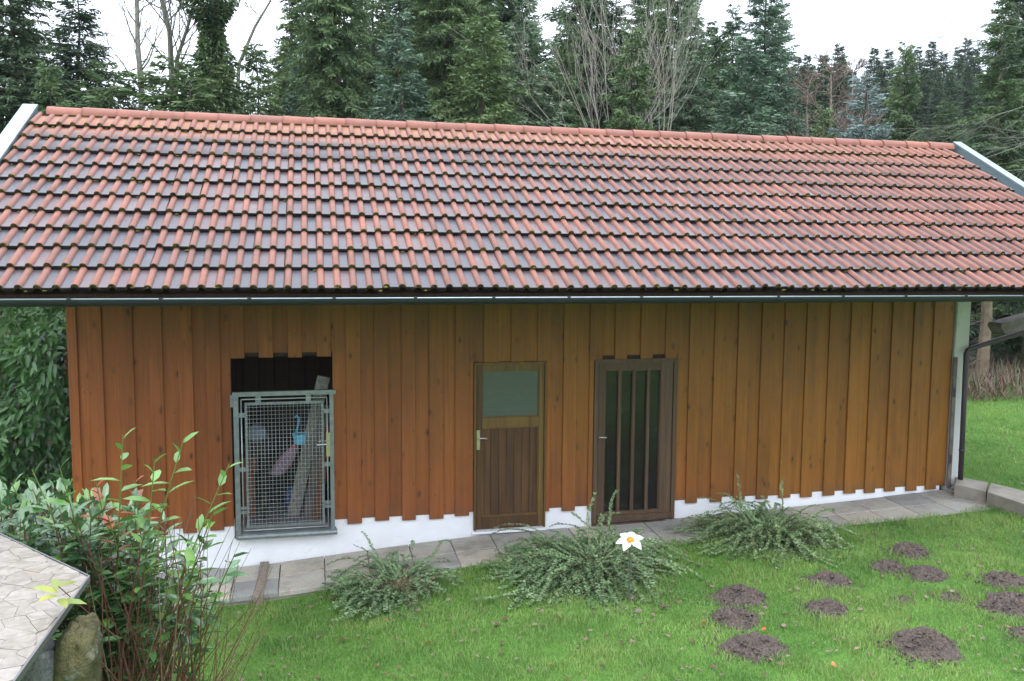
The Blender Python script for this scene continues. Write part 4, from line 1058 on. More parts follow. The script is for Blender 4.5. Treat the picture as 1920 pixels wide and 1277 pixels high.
# lichen branches at right edge (tree stands outside the frame)
rs = np.random.RandomState(77)
base_ = atY(2060, 300, 5.0); gg = Vector((base_.x, base_.y, gh(base_.x, base_.y)))
t = empty('bare_tree', gg, 'grey lichen covered branches reaching in from the right edge above the roof', 'bare tree')
b = MB(); b.tube([gg, base_, atY(2090, -100, 5.0)], [.16, .12, .07], 8); o = b.build('trunk', M['lichen'], t, True); o.location = -gg
b = MB()
for (ax, ay, bx_, by_) in ((2060, 60, 1850, 40), (2060, 100, 1870, 75), (2060, 160, 1840, 210), (2065, 230, 1835, 262), (2070, 280, 1860, 300), (2070, 320, 1880, 335), (2070, 20, 1880, 18), (2075, 120, 1900, 140)):
    p = atY(ax, ay, 5.0); q = atY(bx_, by_, 4.6+rs.rand()); d = q-p
    branch(b, rs, p, d, d.length, .018, 3, .45, -.015, 4, .07, (3, 5), .003)
o = b.build('branches', M['lichen'], t, True); o.location = -gg

# ------------------------------------------------------------------ view under the roof at right: trunk, undergrowth
rs = np.random.RandomState(9)
TT = [o_ for o_ in bpy.data.objects if o_.get('label', '').startswith('large spruce with tan trunk')][0]; bpy.context.view_layer.update(); gg = TT.location.copy()
gg0 = Vector((atY(1838, 770, 7.0).x, 7.0, gg.z)); TT.location.x = gg0.x; gg = gg0
b = MB()
for j in range(26):
    az = rs.rand()*6.28; z_ = rs.uniform(.6, 4.5); branch(b, rs, Vector((0, 0, z_)), (cos(az), sin(az), rs.uniform(-.5, .1)), rs.uniform(.4, 1.1), .011, 1, .5, -.04, 3, .1, (2, 4), .004)
o = b.build('dead_twigs', M['birch'], TT, True); o.scale = tuple(1/q for q in TT.scale)
for (px, Y, k, lab) in ((1930, 8.5, 'b', 'dark spruce filling the gap beside the downpipe'), (1880, 9.5, 'a', 'dark spruce behind the tan trunk'), (1900, 12.5, 'g', 'spruce deeper in the wood behind the downpipe')):
    a = atY(px, 700, Y); gz = gh(a.x, Y)-.1; t = empty('spruce_tree', (a.x, Y, gz), lab, 'spruce', 'spruces and firs behind the shed'); s_ = .8
    t.scale = (s_,)*3
    for nm in ('trunk', 'crown'): link(bpy.data.objects.new(nm, SP[k][nm]), t)
a = atY(1925, 700, 7.2); b = MB(); gz = gh(a.x, 7.2)-.1; b.tube([(a.x, 7.2, gz), (a.x, 7.2, 8)], [.14, .08], 8); 
o = b.build('tree_trunk', M['tanbark'], None, True); tag(o, 'tan trunk at the right edge below the roof', 'tree trunk')
# undergrowth: brown grass, brambles
n = 26000; X_ = rs.uniform(-8, 22, n); Y_ = rs.uniform(5.2, 10, n); keep = ~((X_ > -3) & (X_ < 8.9) & (Y_ < 6.2)); X_, Y_ = X_[keep], Y_[keep]; n = len(X_)
Z_ = np.array([gh(a_, b_) for a_, b_ in zip(X_, Y_)]); D_ = np.stack([rs.normal(size=n)*.45, rs.normal(size=n)*.45, np.ones(n)], 1)
me = np_leafs('undergrowth', np.stack([X_, Y_, Z_-.02], 1), D_, rnorm(rs, n), rs.uniform(.2, .75, n), rs.uniform(.012, .035, n), [M['larch'], M['leaf_brown'], M['spruce']], simple_=True, mi=rs.choice([0, 1, 2], n, p=[.5, .3, .2]))
o = link(bpy.data.objects.new('undergrowth', me)); tag(o, 'brown undergrowth along the edge of the wood', 'undergrowth', kind='stuff')

# ------------------------------------------------------------------ hedge left of the shed
gg = Vector((-4.1, 1.6, -.3)); t = empty('laurel_hedge', gg, 'large dark glossy evergreen hedge at the left end of the shed', 'hedge')
b = MB()
for i in range(40):
    p = Vector((rs.uniform(-5.6, -3.2), rs.uniform(1.3, 2.6), -.3)); q = p+Vector((rs.uniform(-.4, .4), rs.uniform(-.4, .3), rs.uniform(2.2, 3.4))); b.tube([p, p.lerp(q, .5)+Vector((.08, .05, 0)), q], [.03, .02, .008], 4)
o = b.build('stems', M['redtwig'], t); o.location = -gg
n = 13000; u = rs.rand(n); X_ = rs.uniform(-6.5, -2.78, n); zz = rs.uniform(-.25, 3.35, n)
dep = np.abs(rs.normal(size=n))*.5
bul = .25*np.sin(X_*2.1+zz*1.7)+.18*np.sin(X_*4.7-zz*3.1)+.12*np.sin(zz*6+X_)
yy = .55+bul+dep; keep = (zz < 3.0+.3*np.sin(X_*3)) ; X_, zz, yy = X_[keep], zz[keep], yy[keep]; n = len(X_)
D_ = np.stack([rs.normal(size=n)*.55, -np.abs(rs.normal(size=n))*.6-.2, -.55+rs.normal(size=n)*.45], 1)
lit = np.clip((zz-1.7)/1.0+rs.normal(size=n)*.25+np.sin(X_*3)*.3, 0, 1) > .72  # fresh green upper leaves, brightened in colour as if lit
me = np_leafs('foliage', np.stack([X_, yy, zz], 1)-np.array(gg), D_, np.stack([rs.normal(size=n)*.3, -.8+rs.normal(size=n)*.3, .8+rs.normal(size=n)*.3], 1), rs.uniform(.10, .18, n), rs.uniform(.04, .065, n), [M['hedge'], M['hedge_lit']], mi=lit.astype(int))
link(bpy.data.objects.new('foliage', me), t)

# ------------------------------------------------------------------ foreground laurel shrub
gg = Vector((-1.25, -4.0, -.25)); rs = np.random.RandomState(21)
t = empty('laurel_shrub', gg, 'tall foreground shrub with long glossy leaves and reddish young tips beside the mosaic slab', 'shrub')
b = MB(); LP, LD, LU, LL, LW, LM = [], [], [], [], [], []
tips = [((230, 815), 4.55, 1), ((345, 822), 4.65, 1), ((430, 870), 4.5, 1), ((180, 905), 4.9, 2), ((250, 900), 4.8, 2), ((60, 880), 4.7, 0), ((20, 905), 5.0, 0), ((110, 870), 4.4, 0), ((290, 860), 4.5, 1), ((200, 960), 4.6, 2), ((400, 960), 4.3, 1), ((440, 1040), 4.2, 0)]
def stem(p0, p1, mid, r_, mat, leaves, l0, kind):
    pts = []
    for i in range(9):
        s = i/8; pts.append(p0*(1-s)**2+mid*2*s*(1-s)+p1*s*s)
    b.tube(pts, [r_*(1-.7*i/8) for i in range(9)], 5, mat, cap=False)
    L = (p1-p0).length; cnt = leaves
    for q in range(cnt):
        s = l0+(1-l0)*(q+.5)/cnt; i = min(7, int(s*8)); c = pts[i].lerp(pts[i+1], s*8-i); d = (pts[i+1]-pts[i]).normalized()
        az = q*2.4+rs.uniform(-.4, .4); o_ = Vector((cos(az), sin(az), 0)); dd = (o_*1.0+d*(.45 if s < .93 else 1.2)+Vector((0, 0, rs.uniform(-.3, .25)))).normalized()
        LP.append(c); LD.append(dd); LU.append(Vector((rs.normal()*.25, rs.normal()*.25, 1))); l_ = rs.uniform(.12, .19)*(1 if s < .93 else .75)
        LL.append(l_); LW.append(l_*rs.uniform(.30, .42))
        k = 0
        if kind == 1: k = 1 if s > .55 else 0
        if kind == 2: k = 2 if s > .80 else (0 if rs.rand() < .8 else 1)
        if kind == 0 and rs.rand() < .12: k = 1
        LM.append(k)
for (pp, Yd, kd) in tips:
    p1 = atY(pp[0], pp[1], -10.433+Yd+1.3); p0 = gg+Vector((rs.uniform(-.25, .25), rs.uniform(-.2, .2), 0))
    stem(p0, p1, p0.lerp(p1, .45)+Vector((rs.uniform(-.1, .1), 0, .25)), .011, 1, 22, .35, kd)
# broad mass, filling left side and the middle
for i in range(185):
    px = rs.uniform(-120, 400) if i < 85 else rs.uniform(-120, 200); 
    ty = np.interp(px, [-120, 0, 100, 180, 300, 400], [880, 905, 900, 915, 930, 1000])
    py = ty+abs(rs.normal())*75+10; Yd = rs.uniform(4.6, 6.1) if px > 120 else rs.uniform(4.6, 6.4)
    p1 = atY(px, py, -10.433+Yd+1.2); bx = gg.x+rs.uniform(-.5, .35) if px > 60 else p1.x+rs.uniform(-.2, .4)
    p0 = Vector((bx, p1.y+rs.uniform(-.25, .25), -.3)); stem(p0, p1, p0.lerp(p1, .5)+Vector((rs.uniform(-.1, .1), rs.uniform(-.1, .1), .2)), .009, 0, 20 if px < 330 else 13, .58 if px > 120 else .35, 0)
for i in range(12):                         # lower leafy shoots
    px = rs.uniform(150, 420); py = rs.uniform(1020, 1200); p1 = atY(px, py, -4.4+rs.uniform(-.4, .5)); p0 = gg+Vector((rs.uniform(-.3, .4), rs.uniform(-.3, .3), 0))
    stem(p0, p1, p0.lerp(p1, .5), .007, 0, 9, .55, 0)
for i in range(90):                         # bare red twigs
    px = rs.uniform(150, 520); py = rs.uniform(900, 1230) if px < 480 else rs.uniform(1040, 1200); p1 = atY(px, py, -4.6+rs.uniform(-.5, .7)); p0 = gg+Vector((rs.uniform(-.25, .45), rs.uniform(-.55, .0), 0)); p1 += (CAM-p1).normalized()*.25
    stem(p0, p1, p0.lerp(p1, .5)+Vector((rs.uniform(-.05, .12), 0, rs.uniform(-.1, .15))), rs.uniform(.0035, .0065), 0 if rs.rand() < .75 else 2, 0, .5, 0)
ytip = atZ(110, 1100, 2.16); NY = len(LP)
ybase = gg+Vector((-.1, .1, 0)); yp = [ybase, ybase.lerp(ytip, .55)+Vector((.1, 0, .3)), ytip]; b.tube(yp, [.006, .004, .002], 5, 0, cap=False)
for k_ in range(6):
    az = 1.0+k_*1.05; LP.append(ytip-Vector((0, 0, .012*k_))); LD.append(Vector((cos(az), sin(az), rs.uniform(-.1, .6)))); LU.append(Vector((0, -.3, 1))); LL.append(.10); LW.append(.036); LM.append(3)
o = b.build('stems', [M['redtwig'], M['greentwig'], M['twig']], t, True); o.location = -gg
LP = np.array([list(p) for p in LP]); LD = np.array([list(p) for p in LD]); LU = np.array([list(p) for p in LU]); LL = np.array(LL); LW = np.array(LW); LM = np.array(LM)
# size on the photo: near, upper leaves first
uvp = np.array([proj(p) for p in LP]); inside = (uvp[:, 0] > 0) & (uvp[:, 0] < 560) & (uvp[:, 1] < 1277)
score = LL/np.linalg.norm(LP-np.array(CAM), axis=1)*inside*(1+.6*(LM > 0)+.8*(uvp[:, 1] < 960)); order = np.argsort(-score)
lmats = [M['laurel'], M['laurel_light'], M['laurel_red'], M['laurel_red2']]
unit = [np_leafs('leaf', [(0, 0, 0)], [(1, 0, 0)], [(0, 0, 1)], [1.0], [.38], m_) for m_ in lmats]
for i in order[:300]:
    d = Vector(LD[i]).normalized(); s = d.cross(Vector(LU[i])).normalized(); nn = s.cross(d)
    # np_leafs builds d=x, s=d x u=-y, nn=s x d=z
    m = Matrix(((d.x, -s.x, nn.x), (d.y, -s.y, nn.y), (d.z, -s.z, nn.z)))
    o = bpy.data.objects.new('leaf', unit[LM[i]]); link(o, t); o.location = Vector(LP[i])-gg; o.rotation_euler = m.to_euler(); o.scale = (LL[i],)*3
r_ = order[300:]
me = np_leafs('foliage', LP[r_]-np.array(gg), LD[r_], LU[r_], LL[r_], LW[r_], lmats, mi=LM[r_]); o = link(bpy.data.objects.new('foliage', me), t); tag(o, kind='stuff')

# ------------------------------------------------------------------ cotoneasters
def coto(px, py, wpx, seed, label, ns=240, hmax=.55, sparse=False):
    rs = np.random.RandomState(seed); c = atZ(px, py, 0)
    for _ in range(4): c = atZ(px, py, gh(c.x, c.y))
    rad_ = wpx/2/F_*(c-CAM).length*1.0
    t = empty('cotoneaster_shrub', c, label, 'shrub', 'low arching shrubs on the lawn'); sb = MB(); P_, D_, L_, Mi = [], [], [], []
    for i in range(ns):
        az = rs.rand()*6.28; L = rad_*rs.uniform(.65, 1.18)*1.12; el = rs.uniform(.1, .95) if rs.rand() < .985 else 1.25; 
        L *= rs.uniform(.5, 1); q_ = rs.uniform(0, .38)*rad_; p = Vector((cos(az+rs.normal()*.9)*q_, sin(az+rs.normal()*.9)*q_, .0)); d = Vector((cos(az)*cos(el), sin(az)*cos(el), sin(el))); pts = [p]
        if el > .9: L *= .8
        n = 9
        for j in range(n):
            d = (d+Vector((rs.normal()*.13, rs.normal()*.13, rs.normal()*.05-.12-.14*(j/n)))).normalized(); q = pts[-1]+d*L/n
            if q.z < .015: q.z = .015; d.z = abs(d.z)*.1; 
            pts.append(q)
        bare = (sparse and rs.rand() < .30)
        sb.tube(pts, [.0035*(1-.7*j/n) for j in range(n+1)], 3, cap=False)
        m = int(L/.0085*(.9 if not bare else .45)); kind = rs.rand() < .12
        for q in range(m):
            s = (.22 if not bare else .6)+(.78 if not bare else .4)*(q+rs.rand())/m; jj = min(n-1, int(s*n)); cc = pts[jj].lerp(pts[jj+1], s*n-jj); dd = (pts[jj+1]-pts[jj]).normalized()
            sd_ = dd.cross(Vector((0, 0, 1))); sd_ = sd_ if sd_.length > .01 else Vector((1, 0, 0)); sd_.normalize(); sg = 1 if q % 2 else -1
            v = dd*.5+sd_*sg*rs.uniform(.5, 1)+Vector((0, 0, rs.uniform(-.1, .7)))
            P_.append(cc); D_.append(v); L_.append(rs.uniform(.024, .038)); Mi.append(1 if kind or rs.rand() < .12 else 0)
    n = len(P_); P_ = np.array([list(p) for p in P_]); D_ = np.array([list(p) for p in D_]); L_ = np.array(L_)
    sb.build('stems', M['twig'], t)
    link(bpy.data.objects.new('foliage', np_leafs('foliage', P_, D_, rnorm(rs, n)*.6+np.array([0, 0, 1.0]), L_, L_*.62, [M['coto'], M['coto2']], mi=np.array(Mi), simple_=True)), t)
    return t
coto(748, 1104, 240, 31, 'leftmost low shrub, sparse with bare pale stems in its middle', 330, sparse=True)
coto(1112, 1070, 315, 32, 'largest low shrub, dense and arching, with the white flower ornament beside it', 760)
coto(1445, 1006, 245, 33, 'low spreading shrub in front of the paving right of the slatted door', 520)

# ------------------------------------------------------------------ flower ornament
c = atY(1182, 1017, -2.42); gz = gh(c.x, c.y); t = empty('flower_ornament', (c.x, c.y, gz), 'white metal flower ornament with orange centre on a stake beside the largest low shrub', 'garden ornament')
hh = c.z-gz; b = MB(); b.tube([(0, 0, -.05), (.004, .01, hh*.5), (0, .02, hh-.02)], .009, 6); b.build('stem', M['steel'], t)
ax = (CAM-c).normalized()*.55+Vector((0, 0, .9)); ax.normalize(); e1 = ax.cross(Vector((0, 1, 0))).normalized(); e2 = e1.cross(ax)
if e1.x < 0: e1, e2 = -e1, -e2
e2 = ax.cross(e1)
cc = Vector((0, 0, hh))
for k, an in enumerate((8, 62, 112, 172, 222, 292)):
    a_ = radians(an); d = e1*cos(a_)+e2*sin(a_); s = ax.cross(d); b = MB()
    L = .15; cols = []; cc = Vector((0, 0, hh))+ax*.0035*k
    for (u, w_, h_) in ((.10, .012, .0), (.35, .036, .016), (.6, .042, .020), (.82, .026, .008), (1.0, .001, -.012)):
        cols.append([cc+d*L*u-s*w_+ax*(h_+.008), cc+d*L*u+ax*h_, cc+d*L*u+s*w_+ax*(h_+.008)])
    for p, q in zip(cols[:-1], cols[1:]):
        for i in range(2): b.poly([p[i], p[i+1], q[i+1], q[i]])
    o = b.build('petal', M['white'], t, True); md = o.modifiers.new('thick', 'SOLIDIFY'); md.thickness = .002
b = lumpy('g', cc+ax*.012, .040, .040, .034, 'orange', 2, .02, 14, 9); b.build('globe', M['orange'], t, True)

# ------------------------------------------------------------------ molehills
moles = [(1389, 1122, 105, 'molehill touching another, behind the left pair nearest the middle of the lawn'), (1380, 1163, 97, 'molehill with peaked top just in front of another, beside an orange leaf'),
 (1419, 1218, 123, 'large molehill at the front left of the group'), (1550, 1145, 85, 'round molehill in the middle of the group'), (1556, 1091, 82, 'flat wide molehill behind the middle one'),
 (1666, 1064, 62, 'small molehill in front of the farthest one'), (1705, 1036, 76, 'farthest molehill, long and low'), (1737, 1078, 76, 'molehill right of the two farthest ones'),
 (1733, 1213, 131, 'largest molehill, at the front right of the lawn'), (1886, 1092, 80, 'molehill near the right edge, the farther of two'), (1905, 1138, 110, 'molehill cut by the right edge, the nearer of two'),
 (1692, 1126, 32, 'tiny flat molehill between the middle and the right ones'), (1783, 1121, 40, 'small worn patch of mole soil left of the right edge pair'), (1925, 1192, 60, 'molehill mostly outside the right edge')]
MP = []
for i, (px, py, wpx, lab) in enumerate(moles):
    c = atZ(px, py, 0)
    for _ in range(4): c = atZ(px, py, gh(c.x, c.y))
    r_ = wpx/2/F_*(c-CAM).length*(.92 if wpx > 50 else .9); MP.append((c.x, c.y, r_)); b = MB(); kk, rr_ = 64, 24; hgt = r_*(.38 if wpx > 50 else .2)
    b.v.append((0, 0, hgt))
    for a_ in range(1, rr_+1):
        u = a_/rr_
        for j in range(kk):
            th = 2*pi*j/kk; edge = 1+.22*noise.noise(Vector((cos(th)*1.6+i*3, sin(th)*1.6, i)))+.10*noise.noise(Vector((cos(th)*5+i*3, sin(th)*5, i)))
            q = Vector((cos(th)*r_*u*edge, sin(th)*r_*u*edge*.9, 0)); z_ = hgt*(1-u*u)**1.1*(1+.5*noise.noise(q*6+Vector((i, i, 0))))
            z_ += .045*noise.noise(q*17+Vector((i*2, 0, 0)))*(1 if u < .97 else 0)+.026*noise.noise(q*48)
            if a_ == rr_: z_ = -.03
            b.v.append((q.x, q.y, z_))
    for j in range(kk): b.f.append((0, 1+j, 1+(j+1) % kk)); b.m.append(0)
    for a_ in range(rr_-1):
        for j in range(kk): b.f.append((1+a_*kk+j, 1+(a_+1)*kk+j, 1+(a_+1)*kk+(j+1) % kk, 1+a_*kk+(j+1) % kk)); b.m.append(0)
    for q in range(int(420*r_/.35)+30):
        th = R.random()*6.28; u = sqrt(R.random())*1.12 if R.random() < .75 else R.uniform(1, 1.6); x_, y_ = cos(th)*r_*u, sin(th)*r_*u*.9; z_ = hgt*max(0, 1-u*u)**1.1; s_ = R.uniform(.004, .021)
        n = len(b.v); b.v += [(x_+s_*R.uniform(.6, 1.3)*dx, y_+s_*R.uniform(.6, 1.3)*dy, z_+s_*R.uniform(.6, 1.2)*dz+s_*.4) for dx, dy, dz in ((1, 0, 0), (-1, 0, 0), (0, 1, 0), (0, -1, 0), (0, 0, 1), (0, 0, -1))]
        for f_ in ((0, 2, 4), (2, 1, 4), (1, 3, 4), (3, 0, 4), (2, 0, 5), (1, 2, 5), (3, 1, 5), (0, 3, 5)): b.f.append(tuple(n+q_ for q_ in f_)); b.m.append(0)
    o = b.build('molehill', M['soil'], None, False); o.location = (c.x, c.y, gh(c.x, c.y)-.005); tag(o, lab, 'molehill', 'molehills on the lawn')

# ------------------------------------------------------------------ haze
hm = bpy.data.materials.new('haze'); hm.use_nodes = True; hm.node_tree.nodes.clear()
ho = hm.node_tree.nodes.new('ShaderNodeOutputMaterial'); hv = hm.node_tree.nodes.new('ShaderNodeVolumePrincipled')
hv.inputs['Color'].default_value = (.86, .93, 1, 1); hv.inputs['Density'].default_value = .00035; hm.node_tree.links.new(hv.outputs[0], ho.inputs['Volume'])
b = MB(); b.box((-60, -20, -3), (90, 75, 40)); o = b.build('haze', hm); tag(o, 'thin damp haze hanging in the wood', 'haze', kind='stuff')
# ------------------------------------------------------------------ grass
rs = np.random.RandomState(3)
def gh_np(X, Y):
    return np.array([gh(a_, b_) for a_, b_ in zip(X, Y)])
GX = np.linspace(-6, 20, 261); GY = np.linspace(-7, 8, 151); GZ = np.array([[gh(x_, y_) for x_ in GX] for y_ in GY])
def gh_fast(X, Y):
    fx = (X+6)/.1; fy = (Y+7)/.1; i = np.clip(fx.astype(int), 0, 259); j = np.clip(fy.astype(int), 0, 149); a = fx-i; b_ = fy-j
    return GZ[j, i]*(1-a)*(1-b_)+GZ[j, i+1]*a*(1-b_)+GZ[j+1, i]*(1-a)*b_+GZ[j+1, i+1]*a*b_
def in_view(X, Y, Z, m=160):
    dx, dy, dz = X-CAM.x, Y-CAM.y, Z-CAM.z; A = dx*cos(YAW)-dy*sin(YAW); B = dx*sin(YAW)+dy*cos(YAW)
    Z2 = dz*cos(PIT)+B*sin(PIT); Y2 = B*cos(PIT)-dz*sin(PIT); u = 960+F_*A/Y2; v = 638-F_*Z2/Y2
    return (Y2 > .2) & (u > -m) & (u < 1920+m*3) & (v < 1277+m) & (v > 0)
def grass(n, x0, x1, y0, y1, h0, h1, wd):
    X = rs.uniform(x0, x1, n); Y = rs.uniform(y0, y1, n)
    edge = -.89+.05*np.sin(X*3.1)+.05*np.sin(X*7.7)+rs.normal(size=n)*.03
    keep = (Y < edge) | (X > 9.3+.1*np.sin(Y*5)) | ((X < -3.0))
    for (mx, my, mr) in MP: keep &= ((X-mx)**2+((Y-my)/.9)**2) > (mr*(.90+rs.normal(size=n)*.07))**2
    X, Y = X[keep], Y[keep]; Z = gh_fast(X, Y); k = in_view(X, Y, Z); X, Y, Z = X[k], Y[k], Z[k]; n = len(X)
    cl = .7+.5*np.sin(X*2.3+np.sin(Y*3))*np.sin(Y*2.9+1)+.25*np.sin(X*9+Y*7); tuft = np.array([noise.noise(Vector((a_*2.7, b__*2.7, 5))) for a_, b__ in zip(X, Y)]); h = rs.uniform(h0, h1, n)*np.clip(.72+.25*cl+1.0*tuft, .30, 1.5)
    az = rs.rand(n)*6.28; lean_ = rs.uniform(.1, .9, n)*h; w_ = wd*rs.uniform(.6, 1.3, n)
    b_ = np.stack([X, Y, Z-.004], 1); s = np.stack([-np.sin(az), np.cos(az), np.zeros(n)], 1); az2 = az+rs.normal(size=n)*.6; d = np.stack([np.cos(az2), np.sin(az2), np.zeros(n)], 1)
    up = np.array([0, 0, 1.0]); mid = b_+d*(lean_*.35)[:, None]+up*(h*.6)[:, None]; tip = b_+d*lean_[:, None]+up*(h*.95)[:, None]
    V = np.stack([b_-s*w_[:, None], b_+s*w_[:, None], mid+s*(w_*.8)[:, None], mid-s*(w_*.8)[:, None], tip], 1).reshape(-1, 3)
    q = np.arange(n)[:, None]*5; T = np.array([[0, 1, 2], [0, 2, 3], [3, 2, 4]]); return V, (q[:, None]+T[None]).reshape(-1, 3)
A1 = grass(330000, -3, 9.5, -6.2, -.8, .028, .075, .0023)
A2 = grass(110000, 8.6, 18, -3, 7.6, .035, .07, .0042)
V = np.concatenate([A1[0], A2[0]]); Fc = np.concatenate([A1[1], A2[1]+len(A1[0])])
o = link(bpy.data.objects.new('grass', np_mesh('grass', V, Fc, M['grass']))); tag(o, 'short green lawn grass in front of and beside the shed', 'grass', kind='stuff')

# ------------------------------------------------------------------ fallen leaves
def litter_leaf(rs_, s):
    k = 7; pts = []
    for j in range(k):
        t = 2*pi*j/k; r_ = s*(.75 if j % 2 else 1.0)*rs_.uniform(.8, 1.15); pts.append((cos(t)*r_, sin(t)*r_*.7, s*.35*rs_.uniform(-.2, 1)))
    return pts
def leaf_obj(c, s, seed, mats):
    pass
VV, FF, MM = [], [], []; nn_ = 0
for i in range(950):
    while True:
        x_ = R.uniform(-2.0, 12.5); y_ = R.uniform(-5.6, -1.0) if x_ < 9.3 else R.uniform(-4, 4)
        z_ = gh(x_, y_); u = proj((x_, y_, z_))
        if -40 < u[0] < 2000 and u[1] < 1300: break
    s = R.uniform(.010, .036); pts = litter_leaf(rs, s); az = R.random()*6.28; tl = R.uniform(-.4, .4)
    base_ = [Vector((x_, y_, z_+.035))+Matrix.Rotation(az, 3, 'Z') @ Matrix.Rotation(tl, 3, 'X') @ Vector(p) for p in [(0, 0, 0)]+pts]
    VV += [tuple(p) for p in base_]; FF += [(nn_, nn_+1+j, nn_+1+(j+1) % 7) for j in range(7)]; MM += [R.choice([0, 0, 1, 1, 1])]*7; nn_ += 8
o = link(bpy.data.objects.new('fallen_leaves', np_mesh('fallen_leaves', np.array(VV), np.array(FF), [M['leaf_brown'], M['leaf_pink']], np.array(MM)))); tag(o, 'brown and pinkish fallen leaves scattered over the lawn', 'leaf litter', kind='stuff')
big = [(1320, 1166, 'orange', 'bright orange fallen leaf left of the peaked molehill'), (1432, 1180, 'orange', 'orange leaf right of the peaked molehill'), (803, 1204, 'orange', 'curled orange brown leaf lying alone on the lawn below the sparse shrub'),
       (724, 1163, 'orange', 'reddish leaf on the grass in front of the sparse shrub'), (1563, 1245, 'orange', 'orange leaf near the bottom between the two front molehills'), (1031, 1245, 'orange', 'brown orange leaf near the bottom middle of the lawn'),
       (902, 1139, 'orange', 'reddish brown leaf right of the sparse shrub'), (1612, 1133, 'leaf_pink', 'pale pink fallen leaf right of the middle molehill'), (1606, 1216, 'leaf_pink', 'pale curled leaf left of the largest molehill'), (1890, 1175, 'leaf_brown', 'dark curled leaf in front of the molehill at the right edge'),
       (1272, 1128, 'leaf_brown', 'brown leaf on the lawn behind the orange one'), (1197, 1146, 'leaf_pink', 'pinkish leaf on the grass in front of the largest shrub')]
for i, (px, py, mt, lab) in enumerate(big):
    c = atZ(px, py, 0)
    for _ in range(4): c = atZ(px, py, gh(c.x, c.y)+.04)
    pts = litter_leaf(rs, R.uniform(.028, .040)); b = MB(); b.v = [(0, 0, 0)]+pts; b.f = [(0, 1+j, 1+(j+1) % 7) for j in range(7)]; b.m = [0]*7
    o = b.build('fallen_leaf', M[mt if mt != 'orange' else 'leaf_orange']); o.location = c; o.rotation_euler = (R.uniform(-.4, .4), R.uniform(-.4, .4), R.uniform(0, 6)); tag(o, lab, 'fallen leaf', 'larger fallen leaves')
b = MB(); nn_ = 0; VV, FF = [], []
for i in range(70):                         # drift of leaves in the corner by the kerb
    q = atZ(R.gauss(1838, 14) if R.random() < .6 else R.gauss(1775, 10), 0 or 925, .3)
    if R.random() < .6: q = atZ(R.gauss(1838, 12), R.gauss(926, 3), .27)
    else: q = atZ(R.gauss(1780, 9), R.gauss(909, 2), .28)
    pts = litter_leaf(rs, R.uniform(.02, .035)); VV += [tuple(q+Vector((0, 0, R.uniform(.005, .03)))+Vector(p)) for p in [(0, 0, 0)]+pts]; FF += [(nn_, nn_+1+j, nn_+1+(j+1) % 7) for j in range(7)]; nn_ += 8
o = link(bpy.data.objects.new('leaf_drift', np_mesh('leaf_drift', np.array(VV), np.array(FF), M['leaf_brown']))); tag(o, 'small drift of brown leaves on the paving by the kerb', 'leaf litter', kind='stuff')

# ------------------------------------------------------------------ mosaic slab on its stones (foreground left)
ZS = 2.05
A = atZ(-160, 925, ZS); B = atZ(167, 1080, ZS); Cc = atZ(26, 1277, ZS); Cc2 = B+(Cc-B)*1.5; A2_ = B+(A-B)*1.3; Dd_ = A2_+(Cc2-B)
terr = empty('stone_topped_wall', (B.x-.6, B.y-.4, -.2), 'low wall of rough stones capped with a broad pale mosaic stone slab', 'wall')
to = Vector(terr.location)
poly = [A2_, B, Cc2, Dd_]
b = MB(); T = [p-Vector((0, 0, .004)) for p in poly]
b.poly(T[::-1]); 
for i in range(4): j = (i+1) % 4; b.poly([T[i], T[j], T[j]-Vector((0, 0, .02)), T[i]-Vector((0, 0, .02))])
b.poly([p-Vector((0, 0, .02)) for p in T])
cap = b.build('slab', M['grout'], terr); cap.location = -to
# voronoi pieces clipped by half planes, stretched along the slab's edge
e1 = (A2_-B); e1n = e1.normalized(); e2 = (Cc2-B); e2n = (e2-e1n*e2.dot(e1n)).normalized()
def to2(p): d = p-B; return (d.dot(e1n), d.dot(e2n))
bound = [to2(p) for p in poly]
sites = []
for i in range(60):
    for j in range(60):
        x_ = -1+i*.105+R.uniform(-.045, .045); y_ = -1+j*.07+R.uniform(-.03, .03); sites.append((x_, y_))
def inside(pt):
    s = None
    for i in range(4):
        a_, b_ = bound[i], bound[(i+1) % 4]; c = (b_[0]-a_[0])*(pt[1]-a_[1])-(b_[1]-a_[1])*(pt[0]-a_[0])
        if s is None: s = c > 0
        elif (c > 0) != s: return False
    return True
def clip(pg, nx_, ny_, c):
    out_ = []
    for i in range(len(pg)):
        p, q = pg[i], pg[(i+1) % len(pg)]; dp = p[0]*nx_+p[1]*ny_-c; dq = q[0]*nx_+q[1]*ny_-c
        if dp <= 0: out_.append(p)
        if dp*dq < 0: t_ = dp/(dp-dq); out_.append((p[0]+(q[0]-p[0])*t_, p[1]+(q[1]-p[1])*t_))
    return out_
ccx = sum(p[0] for p in bound)/4; ccy = sum(p[1] for p in bound)/4; piece_list = []
